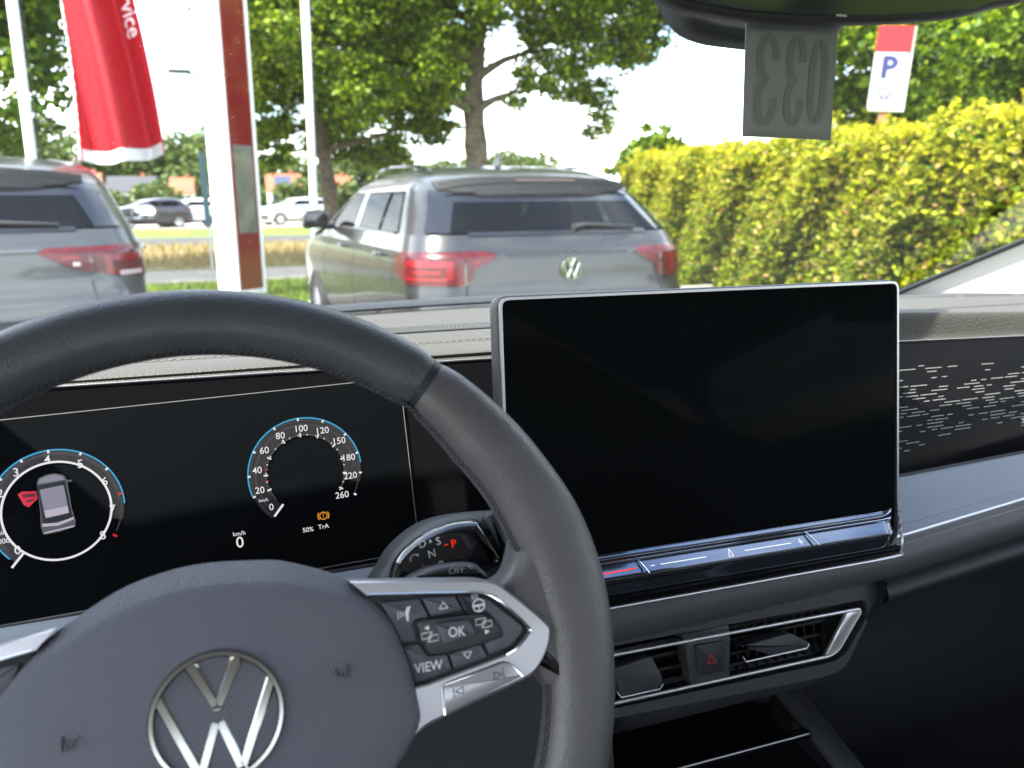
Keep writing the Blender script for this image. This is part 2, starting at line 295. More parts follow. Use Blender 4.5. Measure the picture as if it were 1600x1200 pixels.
D['dtop']=[[0.165, 1.049, 1.19], [0.114, 0.73, 1.222], [0.166, 0.954, 1.2], [0.265, 0.864, 1.209], [0.198, 0.647, 1.23], [0.192, 0.627, 1.232], [0.152, 0.626, 1.232], [0.433, 1.412, 1.154], [0.256, 1.621, 1.133], [0.197, 1.25, 1.17], [0.802, 0.793, 1.216], [0.752, 0.581, 1.237], [1.058, 0.928, 1.202], [0.671, 0.517, 1.243], [-0.054, 0.688, 1.226], [-0.051, 0.638, 1.231]]
# ------------------------------------------------------------------ shared materials
M_pad=mat('soft_pad',(.052,.048,.043),.6,bump=('grain',620,.55),var=.06)
M_padlow=mat('soft_pad_lower',(.048,.050,.056),.5,bump=('grain',1100,.2))
M_band=mat('leather_band_skylit',(.195,.228,.280),.45,bump=('grain',1100,.25))  # pale grey-blue decor leather, windscreen skylight put into its colour
M_plas=mat('hard_plastic',(.025,.027,.031),.5,bump=('grain',1400,.25))
M_plasd=mat('hard_plastic_dark',(.010,.012,.015),.55,bump=('grain',1400,.2))
M_black=mat('gloss_black',(.005,.005,.006),.05,spec=.02)
M_screen=mat('screen_glass',(.0042,.005,.0058),.07,spec=.004)
def smudge(m,lo,hi,sc_):
    t=m.node_tree; L=t.links.new; b_=t.nodes['Principled BSDF']; c=t.nodes.new('ShaderNodeTexCoord'); n=t.nodes.new('ShaderNodeTexNoise'); n.inputs['Scale'].default_value=sc_; n.inputs['Detail'].default_value=7; n.inputs['Distortion'].default_value=1.5
    r=t.nodes.new('ShaderNodeMapRange'); r.inputs['From Min'].default_value=.35; r.inputs['From Max'].default_value=.7; r.inputs['To Min'].default_value=lo; r.inputs['To Max'].default_value=hi; L(c.outputs['Object'],n.inputs['Vector']); L(n.outputs['Fac'],r.inputs['Value']); L(r.outputs['Result'],b_.inputs['Roughness'])
smudge(M_screen,.03,.10,14); smudge(M_black,.04,.12,9)
M_chrome=mat('chrome',(.75,.76,.78),.09,metal=1)
M_satin=mat('satin_silver',(.42,.42,.45),.38,metal=1)
M_spoke=mat('spoke_silver',(.50,.50,.54),.36,metal=.75)
M_satin2=mat('satin_trim',(.5,.5,.52),.38,metal=.9)
M_leath=mat('rim_leather',(.048,.052,.062),.38,bump=('grain',1000,.30),var=.08,varscale=30)
M_leath2=mat('grip_leather',(.078,.074,.081),.42,bump=('grain',1000,.30),var=.08,varscale=30)
M_thread=mat('thread',(.03,.031,.035),.7)
M_threadl=mat('thread_light',(.35,.36,.4),.7)
M_airb=mat('airbag_skin',(.155,.162,.205),.55,bump=('dots',4200,.9))
M_btn=mat('button_face',(.062,.066,.084),.42,bump=('grain',2500,.08))
M_mark=mat('printed_mark',(.62,.63,.66),.5)
M_markd=mat('printed_mark_dark',(.05,.05,.055),.5)
M_red=mat('marking_red',(.6,.02,.02),.4,emit=((1,.03,.02),.25))
M_trimg=mat('pillar_trim',(.60,.60,.58),.75,bump=('grain',900,.2),var=.05)
M_dark=mat('footwell_carpet',(.008,.009,.011),.95)
M_amark=mat('embossed_mark',(.07,.075,.095),.7)
M_trims=mat('vent_silver',(.62,.62,.64),.36,metal=.85)
M_slat=mat('slat_black',(.008,.008,.009),.35)
M_head=mat('headliner',(.72,.72,.70),.95)
# ------------------------------------------------------------------ own car interior
CX=.36
car=empty('car',(CX,0,0),'car interior around the camera: black dashboard, leather steering wheel and big dark central screen','car interior',world=True)
def gl(z,x):   # windscreen surface, returns Y
    return 1.27-2.2*(z-1.165)-.165*((x-CX)/.68)**2
def ip(x,pts):
    if x<=pts[0][0]: return pts[0][1]
    for (a,b),(c,d) in zip(pts,pts[1:]):
        if x<=c: return b+(d-b)*(x-a)/(c-a)
    return pts[-1][1]
X0,X1=-.52,1.04
def ztop(x): return ip(x,[(-.5,1.2325),(-.16,1.2308),(.17,1.2278),(.56,1.2155),(.73,1.2105),(1.04,1.203)])
def zbot(x): return ip(x,[(-.5,1.083),(.0,1.087),(.5,1.093),(.72,1.1),(1.04,1.112)])
def py(z): return .56+.268*(z-1.2)
def zpipe(x): return ip(x,[(-.5,1.03),(.3,1.042),(.535,1.05),(.684,1.066),(1.04,1.1)])
def zlip(x): return ip(x,[(-.5,1.236),(.2,1.2345),(.45,1.238),(.58,1.241),(.73,1.234),(1.04,1.225)])
def gpt(u,x):  # dash top profile u:0 windscreen base..1 rear lip
    yb=gl(1.168,x)+.012; zl=zlip(x)
    lf=.07*max(0,-.02-x); P=[(yb,1.152-lf),(yb-.02,1.166-lf),(yb-.05,1.176-lf),(.95,1.197-lf),(.80,1.214-.7*lf),(.66,1.228),(.60,zl),(.58,zl+.0005),(.572,zl-.0015),(py(ztop(x))+.006,ztop(x)+.003),(py(ztop(x))+.003,ztop(x)+.0005)]
    return P
b=MB(); nx=52
prof=[spline(gpt(0,X0+(X1-X0)*i/nx),5) for i in range(nx+1)]
m_=len(prof[0])
b.grid(lambda u,v:(X0+(X1-X0)*u,)+tuple(prof[round(u*nx)][round(v*(m_-1))]),nx,m_-1)
dash=b.build('dashboard_top',M_pad,car)
# black cowl strip along the glass and a thin ridge
b=MB(); b.grid(lambda u,v:(lambda x:(x,gl(1.19,x)+.03-.035*v-.0*u, 1.178-.07*max(0,-.02-x)+.012*math.sin(v*math.pi)+.008*v))(X0+.02+(X1-X0-.06)*u),40,6); b.build('cowl_strip',M_plas,dash)
# speaker/defroster grille, slats slanting
b=MB()
def ztopy(x,y):
    P=gpt(0,x); Q=sorted(spline(P,5)[:m_-12]); return ip(y,Q)
b.grid(lambda u,v:(lambda x,y:(x,y,ztopy(x,y)+.0012))(.02+.68*u,.77+.13*v),30,6); gr=b.build('grille',M_plasd,dash)
b=MB()
for i in range(150):
    x=.03+.66*i/150
    b.add([(x,.775,ztopy(x,.775)+.0016),(x+.0022,.775,ztopy(x,.775)+.0016),(x+.032,.895,ztopy(x,.895)+.0016),(x+.030,.895,ztopy(x,.895)+.0016)],[(0,1,2,3)])
b.build('grille_slat',M_pad,gr)
# stitched seams on the top pad
def seam(name,path_fn,m,parent,n,ln=.0045,r=.0006,h=.0006):
    b=MB()
    for i in range(n):
        t0=i/n; p=Vector(path_fn(t0)); q=Vector(path_fn(min(1,t0+.62/n)))
        p.z+=h;q.z+=h; b.tube([p,(p+q)/2+Vector((0,0,r*.6)),q],[r*.6,r,r*.6],5)
    return b.build(name,m,parent)
M_seam=mat('thread_grey',(.16,.16,.16),.8)
for yy in (.632,.640):
    seam('stitching',lambda t,yy=yy:(lambda x:(x,yy,ztopy(x,yy)))(-.4+1.4*t),M_seam,dash,240)
b=MB(); b.tube([(-.4+1.4*k/60,.636,ztopy(-.4+1.4*k/60,.636)+.0002) for k in range(61)],.0016,6); b.build('seam_piping',M_pad,dash)
# defroster slots right
b=MB()
for (xa,ya,xb,yb_) in ((.86,.90,.93,.82),(.935,.815,.975,.77),(.98,.765,1.0,.73)):
    pa=Vector((xa,ya,ztopy(xa,ya)+.0012)); pb=Vector((xb,yb_,ztopy(xb,yb_)+.0012)); d=Vector((.007,.007,0))
    b.add([pa,pb,pb+d,pa+d],[(0,1,2,3)])
b.build('defroster_slot',M_plasd,dash)
# chrome line over the black panel
b=MB(); b.tube([(x,py(ztop(x))-.001,ztop(x)+.0010) for x in np.linspace(X0,X1,50)],.0004,8); b.build('chrome_line',M_satin2,dash)
# black decor panel
def panel_pt(x,v):
    z=ztop(x)+(zbot(x)-ztop(x))*v; return (x,py(z),z)
b=MB(); b.grid(lambda u,v:panel_pt(X0+(X1-X0)*u,v),50,8)
panel=b.build('decor_panel',M_black,car)
b=MB(); b.tube([tuple(np.array(panel_pt(x,1))+np.array((0,-.001,-.0005))) for x in np.linspace(X0,X1,50)],.0014,8); b.build('panel_lower_trim',M_plasd,panel)
# light slits on the right
b=MB(); rr=random.Random(3)
def slit(x,v,ln,w=.00028):
    p=[np.array(panel_pt(xx,v))+np.array((0,-.0006,0)) for xx in (x,x+ln)]
    dz=np.array((0,.268*w,w)); b.add([p[0]-dz,p[1]-dz,p[1]+dz,p[0]+dz],[(0,1,2,3)])
for row in range(30):
    v=.14+row*.0255; dens=max(.07,1-((v-.54)/.36)**2) if abs(v-.54)<.40 else .07
    x=.50+rr.random()*.012
    while x<.99:
        ln=rr.choice((.007,.012,.016,.020))
        if rr.random()<dens*.64: slit(x,v+rr.uniform(-.002,.002),ln)
        x+=ln+rr.choice((.0025,.004,.006))*(1 if rr.random()<dens else 3)
b.build('light_slit_pattern',mat('slit_silver',(.26,.26,.25),.4),panel)
# model lettering: only the first letter shows
Kf0=tilt((0,.56,1.2),15); b=MB(); b.text(Kf0,'T',.0075,.7205,-.0739,.0012); b.build('lettering',M_mark,panel)
# lower leather band, piping, roll
def lowprof(x):
    zb=zbot(x); zp=zpipe(x); yb=py(zb)
    return [(yb+.002,zb+.001),(yb-.003,zb-.003),(.520,(zb+zp)/2+.004),(.502,zp+.004),(.497,zp-.003),(.490,zp-.018),(.492,zp-.032),(.505,zp-.044),(.522,zp-.048)]
def lp(x,v):
    P=spline(lowprof(x),4); return (x,)+tuple(P[round(v*(len(P)-1))])
b=MB(); b.grid(lp,1,1); b=MB(); nl=32; b.grid(lambda u,v:lp(X0+(X1-X0)*u,v),50,nl)
low=b.build('leather_band',M_padlow,car,mats=[M_padlow,M_band],idx=[1 if j<15 else 0 for j in range(nl) for i in range(50)])
pp=lambda x,dz:(x,.5-.0015,zpipe(x)+dz)
b=MB(); b.tube([pp(x,.0012) for x in np.linspace(.40,X1,50)],.0013,8); b.build('piping',M_satin2,low)
seam('stitching',lambda t:(lambda x:(x,.5028,zpipe(x)+.0075))(.47+.55*t),M_threadl,low,190,r=.0005,h=.0)
seam('stitching',lambda t:(lambda x:(x,.4945,zpipe(x)-.005))(.47+.55*t),M_threadl,low,190,r=.0005,h=.0)
# textured ridge to the right of the vents and glovebox below
b=MB()
def ridge(x,v):
    z0=zpipe(x)-.045; P=spline([(.515,z0+.002),(.500,z0-.006),(.497,z0-.016),(.508,z0-.026),(.545,z0-.034),(.60,z0-.05),(.62,z0-.12),(.60,z0-.28),(.62,z0-.36),(.66,z0-.66)],4); return (x,)+tuple(P[round(v*(len(P)-1))])
b.grid(lambda u,v:ridge(.528+(1.12-.528)*u,v),24,36); glove=b.build('glovebox',M_plasd,car)
b=MB(); b.prism(tilt((.70,.606,.93),-8),rounded(rectp(-.045,-.006,.045,.006),.005),0,.006,.002); b.build('latch',M_plasd,glove)
# left lower dash under the cluster (knee panel)
b=MB(); b.grid(lambda u,v:(-.52+.77*u,[.522,.53,.50,.47,.50][round(v*4)],[1.0,.985,.93,.80,.62][round(v*4)]),6,4); b.build('knee_panel',M_plasd,car)
# steering column shroud
b=MB(); Wf=tilt((-.0322,.3210,1.1365),22.5)
b.prism(Wf,rounded(rectp(-.055,-.075,.062,.022),.02),-.30,-.045,.012); b.build('column_shroud',M_plas,car)
# ------------------------------------------------------------------ cluster
Kf=tilt((0,.56,1.2),15,1.5)
SM={}
def em(n,c,p): 
    SM[n]=emis(n,c,p); return SM[n]
E_w=em('display_white',(.86,.82,.86),.95); E_g=em('display_grey',(.42,.36,.42),.10); E_gd=em('display_dark',(.30,.26,.34),.035); E_c=em('display_cyan',(.02,.42,.72),.75)
E_r=em('display_red',(.75,.01,.05),.8); E_rd=em('display_dark_red',(.25,.0,.02),.4); E_o=em('display_orange',(1,.42,.03),.85); E_lav=em('display_lavender',(.44,.42,.55),.55); E_lav2=em('display_lavender_pale',(.62,.56,.68),.75); E_ink=em('display_ink',(.02,.025,.04),.5); E_mid=em('display_mid',(.3,.3,.38),.3)
b=MB(); b.prism(Kf,rounded(rectp(-.40,-.1145,.0985,.0175),.004),.0006,.0018,.0005); clus=b.build('instrument_cluster',M_screen,car)
M_edge=mat('bezel_edge',(.14,.13,.13),.35)
b=MB(); b.stroke(Kf,[(-.40,.0178),(.1015,.0172)],.0006,.0018,.0021); b.stroke(Kf,[(.0988,.017),(.0988,-.1135)],.0005,.0018,.0021); b.stroke(Kf,[(-.40,-.1148),(.0975,-.1140)],.0005,.0018,.0021); b.build('display_edge_line',M_edge,clus)
HH=.0022
def ring(b,c,r,w,a0,a1,h,n=72):
    P=[(c[0]+r*math.cos(a0+(a1-a0)*k/n),c[1]+r*math.sin(a0+(a1-a0)*k/n)) for k in range(n+1)]; b.stroke(Kf,P,w,h,h)
def gauge(c,nums,angs,vals_in,rout,rin,kind):
    g=MB(); ring(g,c,(rout+rin)/2,(rout-rin)*.96,R(-18),R(228),HH); dial=g.build('speed_dial' if kind else 'rev_dial',E_gd,clus)
    g=MB(); ring(g,c,rout*.955,rout*.02,R(-30),R(222),HH+.0002); ring(g,c,(rout*.955+rin)/2+.002,.0012,R(0),R(215),HH+.0001)
    for k in range(36):
        a=R(-10+k*6.4); q0=(rout*.93,rin*1.12); g.stroke(Kf,[(c[0]+q*math.cos(a),c[1]+q*math.sin(a)) for q in q0],.0002,HH+.0002,HH+.0002)
    g.build('dial_shading',E_g,clus)
    g=MB(); ring(g,c,rout,.0011,R(3 if kind else -2),R(197 if kind else 222),HH+.0003); g.build('light_arc',E_c,clus)
    g=MB()
    if kind:
        for j,a in enumerate(vals_in):
            a=R(a); g.stroke(Kf,[(c[0]+q*math.cos(a),c[1]+q*math.sin(a)) for q in (rin*.95,rin*1.06)],.0011,HH+.0004,HH+.0004)
        for a in np.arange(-35,210,13):
            a=R(a); g.stroke(Kf,[(c[0]+q*math.cos(a),c[1]+q*math.sin(a)) for q in (rin*.98,rin*1.02)],.0006,HH+.0004,HH+.0004)
    else:
        ring(g,c,rin,.0014,0,2*math.pi,HH+.0004)
    for a in angs:
        a=R(a); g.stroke(Kf,[(c[0]+q*math.cos(a),c[1]+q*math.sin(a)) for q in (rout*.955,rout*1.005)],.0014,HH+.0005,HH+.0005)
    for s,x,y in nums: g.text(Kf,s,.0066 if kind else .0078,x,y,HH+.0006)
    a=R(228); g.stroke(Kf,[(c[0]+q*math.cos(a),c[1]+q*math.sin(a)) for q in (rin*.98,rin*1.36)],.0015,HH+.0008,HH+.0008)
    g.build('speed_scale' if kind else 'rev_scale',E_w,clus)
T=D['k_txt']
gc2=(.0231,-.0440); gauge(gc2,[('20',*T[15]),('40',*T[16]),('60',*T[17]),('80',*T[18]),('100',*T[19]),('120',*T[20]),('150',*T[21]),('180',*T[22]),('220',*T[23]),('260',*T[24]),('0',*T[25])],
      [198,176,150,118,92,66,38,14,-8,-32],[198,176,150,118,92,66,38,14,-8,-32],.0397,.0275,1)
g=MB(); ring(g,gc2,.0275,.0011,R(-35),R(215),HH+.0002); g.build('inner_scale_ring',E_g,clus)
gc1=(-.1368,-.0460); gauge(gc1,[('4',*T[5]),('5',*T[6]),('6',*T[7]),('7',*T[8]),('8',*T[9]),('3',*T[10]),('2',-.1680,-.030),('0',-.1618,-.0680)],[140,116,92,64,36],[],.0402,.0322,0)
g=MB(); g.text(Kf,'km/h',.0042,*T[0],HH+.0006); g.build('display_text',E_w,clus)
for a_,b_,c_ in (('0',.0108,T[1]),('50%',.0046,T[2]),('TrA',.0046,T[3]),('km/h',.0032,T[14]),('min',.0042,T[13]),('1000',.0046,T[12])): g=MB(); g.text(Kf,a_,b_,c_[0],c_[1],HH+.0006); g.build('display_text',E_w,clus)
g=MB(); x,y=T[4]; g.stroke(Kf,[(x+.0026*math.cos(k*math.pi/12),y+.0026*math.sin(k*math.pi/12)) for k in range(25)],.0006,HH+.0004,HH+.0004)
for s in (-1,1): g.stroke(Kf,[(x+s*.0039*math.cos(R(a)),y+.0039*math.sin(R(a))) for a in range(-40,41,10)],.0006,HH+.0004,HH+.0004)
g.text(Kf,'!',.0045,x,y,HH+.0004); g.build('warning_symbol',E_o,clus)
g=MB()
for a in (8,-34): g=MB(); g.stroke(Kf,[(gc1[0]+q*math.cos(R(a)),gc1[1]+q*math.sin(R(a))) for q in (.0375,.0405)],.0015,HH+.0008,HH+.0008); g.build('red_line_mark',E_r,clus)
g=MB(); g.build('red_line_mark',E_r,clus) if g.v else 0; g=MB()
for a in (184,167): g=MB(); g.stroke(Kf,[(gc2[0]+q*math.cos(R(a)),gc2[1]+q*math.sin(R(a))) for q in (.0262,.0287)],.0005,HH+.0008,HH+.0008); g.build('limit_mark',E_r,clus)
g=MB()
K=D['k_car']
# small picture of a car with its door open
cc=(-.1378,-.0400)
def cp(pts): return rot2([(cc[0]+x*.001,cc[1]+y*.001) for x,y in pts],R(3),cc)
g.poly(Kf,cp([(-9.2,9),(-17.5,10.5),(-20,9),(-17.5,1.5),(-15,-.5),(-9.2,4)]),HH+.0008); g.build('door_warning_red',E_r,clus)
g=MB(); g.poly(Kf,cp([(-10,8),(-17.5,8.6),(-17,6.4),(-10,5.6)]),HH+.001); g.poly(Kf,cp([(-11,4.6),(-15.6,4.2),(-15,2.8),(-11,3.4)]),HH+.001); g.build('door_warning_shade',E_rd,clus)
g=MB(); g.poly(Kf,rounded(cp([(-8.2,14),(-7,17),(-2,18.6),(3,18.6),(8,16.5),(9.4,13),(9.3,-6),(10.3,-14.5),(9.6,-18.5),(0,-20),(-9.6,-20),(-10.2,-14.5),(-9.2,-6)]),.001),HH+.0006); g.poly(Kf,cp([(9,13),(12.4,12.3),(12.2,11.2),(9,11.4)]),HH+.0006); g.build('car_picture',E_mid,clus)
g=MB(); g.poly(Kf,rounded(cp([(-8.2,12.6),(8.4,12.6),(8.6,-8),(9.2,-12.6),(-9.0,-13.6),(-8.6,-8)]),.001),HH+.0008); g.build('car_picture_glass',E_ink,clus)
g=MB(); g.poly(Kf,rounded(cp([(-7.2,9.6),(7.0,10),(7.4,-9),(-6.6,-9.6)]),.0012),HH+.001); g.poly(Kf,cp([(-7.2,13.6),(-6,16.4),(-1,17.8),(3,17.8),(7.2,15.8),(8.2,13.4)]),HH+.001); g.build('car_picture_roof',E_lav,clus)
g=MB(); g.poly(Kf,cp([(-9,-12.6),(0,-13.9),(9.4,-12),(9.6,-13.6),(0,-15.8),(-9.2,-14.6)]),HH+.001); g.poly(Kf,cp([(-8.8,-18.4),(9.2,-17.6),(9,-18.6),(-8.6,-19.4)]),HH+.001); g.poly(Kf,cp([(-6.6,-4.5),(7.3,-4.2),(7.4,-8.6),(-6.4,-9.2)]),HH+.0011); g.build('car_picture_light',E_lav2,clus)
# ------------------------------------------------------------------ central screen
Sf=tilt(D['S_o'],7)
out=rounded([(-.0002,.0002),(.3475,-.0025),(.3508,-.2215),(.3395,-.2352),(-.004,-.2325)],[.009,.009,.012,.01,.01],5)
b=MB(); b.prism(Sf,out,-.017,-.001,.004,3); disp=b.build('central_display',M_plas,car)
b=MB(); b.prism(Sf,inset(out,.0035),-.03,-.017,0); b.build('display_back',M_plasd,disp)
glassp=[(.0032,-.0030),(.3440,-.0063),(.3453,-.1967),(.3453,-.2190),(.3365,-.2318),(.0035,-.2288)]
glassp=rounded(glassp,[.006,.006,.001,.009,.008,.008],5)
b=MB(); b.prism(Sf,glassp,-.0015,.0006,.0004); b.build('screen_glass',M_screen,disp)
b=MB(); b.stroke(Sf,inset(out,.0022),.0019,-.002,.0012,closed=True); b.build('silver_frame',M_satin,disp)
# stepped touch bar: two ledges facing up
P=[(.0006,-.1935),(.0038,-.1958),(.0042,-.1972),(.0022,-.1988),(.0020,-.2006),(.0050,-.2028),(.0130,-.2086),(.0136,-.2102),(.0115,-.2128),(.0050,-.2262),(.0008,-.2285)]
P=spline(P,3); b=MB(); n=len(P)
def barp(u,v):
    h,vv=P[round(v*(n-1))]; x=.0042+.337*u; k=1 if u<.965 else max(0,(1-u)/.035)
    return Sf.p(x,vv-.0037*u+.0012*(1-k),.0007+(h-.0006)*k**.6)
b.grid(barp,60,n-1); b.build('touch_bar',mat('gloss_bar',(.17,.19,.24),.07,metal=.92),disp)
b=MB(); tr_=[(.3486,-.190,.0010),(.3492,-.212,.0030),(.3488,-.224,.0055),(.3455,-.2320,.0070),(.3385,-.2358,.0075),(.25,-.2352,.0075),(.15,-.2345,.0075),(.0,-.2332,.0075)]
b.tube([Sf.p(*q) for q in spline(tr_,5)],.0012,8); b.build('lower_silver_edge',M_satin,disp)
b=MB(); b.prism(Sf,rounded([(.0,-.2250),(.3475,-.2285),(.3480,-.2330),(.338,-.2350),(.0,-.2325)],.001),-.002,.0072,.001); b.build('lower_fascia',M_black,disp)
for x in (.0995,.2515):
    b=MB(); b.tube([Sf.p(x-.001,-.1998-.0037*x/.34,.004),Sf.p(x+.0005,-.203-.0037*x/.34,.0098),Sf.p(x+.0022,-.2070-.0037*x/.34,.0175)],[.0006,.001,.0006],8); b.build('touch_bar_fin',M_chrome,disp)
b=MB()
def onbar(x,t): return Sf.p(x,-.2034-.0058*t-.0037*x/.34,.0056+.008*t+.0005)
for x0,x1 in ((.1155,.155),(.19,.2331)): b.tube([onbar(x0,.3),onbar(x1,.3)],.00035,5)
Bf=Fr(Sf.p(0,-.2046-.003*.5,.0034+.0026+.0004),Sf.u-Sf.v*.011,(Sf.v*(.003)+Sf.n*(-.0052))/.006,Sf.v*.87+Sf.n*.5)
b.tube([onbar(.107,.3),onbar(.1105,.3)],.00035,5); b.tube([onbar(.2405,.3),onbar(.2440,.3)],.0003,5); b.tube([onbar(.24225,.0),onbar(.24225,.6)],.0003,5)
for a,c_ in (((.174,.6),(.178,.6)),((.178,.6),(.1775,-.1)),((.1775,-.1),(.174,.6))): b.tube([onbar(*a),onbar(*c_)],.00025,4)
b.build('touch_bar_mark',mat('bar_mark',(.6,.6,.6),.4,emit=((.8,.85,.8),.2)),disp)
b=MB(); b.tube([onbar(.066,.35),onbar(.095,.3)],.0005,5); b.build('touch_bar_red_mark',M_red,disp)
# ------------------------------------------------------------------ steering wheel
HUB=.003
def rimsec(th):
    "radial and axial half thickness, radius shift"
    d=abs(((math.degrees(th)-90+180)%360)-180)   # angle from top
    ra=ip(d,[(0,.0152),(34,.0152),(39,.0148),(40.5,.0150),(52,.0180),(62,.0185),(70,.0200),(82,.0200),(95,.0182),(130,.0165),(180,.0155)])
    rs=ip(d,[(0,0),(40,0),(52,-.0015),(75,.0005),(95,0),(180,0)])
    ax=ip(d,[(0,.0155),(40,.0155),(55,.0185),(80,.016),(180,.0155)])
    return ra,ax,rs
def rim(a0,a1,n,grow=1.0,lip=True):
    b=MB(); vs=[];fs=[]; seg=28
    for i in range(n+1):
        th=R(a0+(a1-a0)*i/n); ra,ax,rs=rimsec(th); k=1
        e=min(i,n-i)
        if lip and e<3: k=[.90,.965,.99][e]
        for j in range(seg):
            t=2*math.pi*j/seg; c_,s_=math.cos(t),math.sin(t); pw=.86
            c2=math.copysign(abs(c_)**pw,c_); s2=math.copysign(abs(s_)**pw,s_)
            rad=.1715+rs+ra*k*grow*c2; vs.append(Wf.p(rad*math.cos(th),rad*math.sin(th),ax*k*grow*s2))
    for i in range(n):
        for j in range(seg): fs.append((i*seg+j,i*seg+(j+1)%seg,(i+1)*seg+(j+1)%seg,(i+1)*seg+j))
    fs.append(tuple(range(seg))); fs.append(tuple(reversed([n*seg+j for j in range(seg)])))
    return b.add(vs,fs)
wheel=rim(51.0,129,60).build('steering_wheel',M_leath,car,angle=60)
rim(-62,50.4,90).build('grip_section',M_leath2,wheel,angle=60)
rim(129.6,242,90).build('grip_section',M_leath2,wheel,angle=60)
rim(242.5,297.5,50).build('lower_rim_section',M_leath,wheel,angle=60)
rim(50,51.4,2,.93,False).build('rim_seam',M_plasd,wheel); rim(128.6,130,2,.93,False).build('rim_seam',M_plasd,wheel)
# stitching on the inside of the rim: crossed short threads
b=MB()
def inner(th,ph):
    ra,ax,rs=rimsec(th); rad=.1715+rs-ra*1.02*math.cos(ph); return Wf.p(rad*math.cos(th),rad*math.sin(th),ax*1.03*math.sin(ph))
for i in range(262):
    th=R(-58+i*1.13)
    if 183<math.degrees(th)<360: pass
    for s in (1,-1):
        b.tube([inner(th,R(18)+s*R(7)),inner(th+R(.55),R(18)),inner(th+R(1.05),R(18)-s*R(7))],[.0005,.0009,.0005],5)
b.build('stitching',M_thread,wheel)
def mir(pts): return [(2*HUB-x,y) for x,y in pts][::-1]
def both(fn):
    for s in (0,1): fn(s)
# spokes: leather bridge from rim, then silver bezel, then button block
br=[(.088,.0350),(.1164,.0315),(.133,.0310),(.1410,.0370),(.1465,.0500),(.150,.0600),(.160,.0680),(.172,.060),(.176,.0),(.168,-.026),(.156,-.026),(.1500,-.018),(.1440,-.0105),(.120,-.013),(.090,.0)]
for s in (0,1):
    pts=spline(br,4,closed=True); pts=mir(pts) if s else pts
    b=MB(); b.prism(Wf,pts,-.014,.0112,.009,4); b.build('spoke_leather',M_leath2,wheel,angle=60)
bo=D['bez_out']; bi=D['bez_in']; ba=D['bez_air']
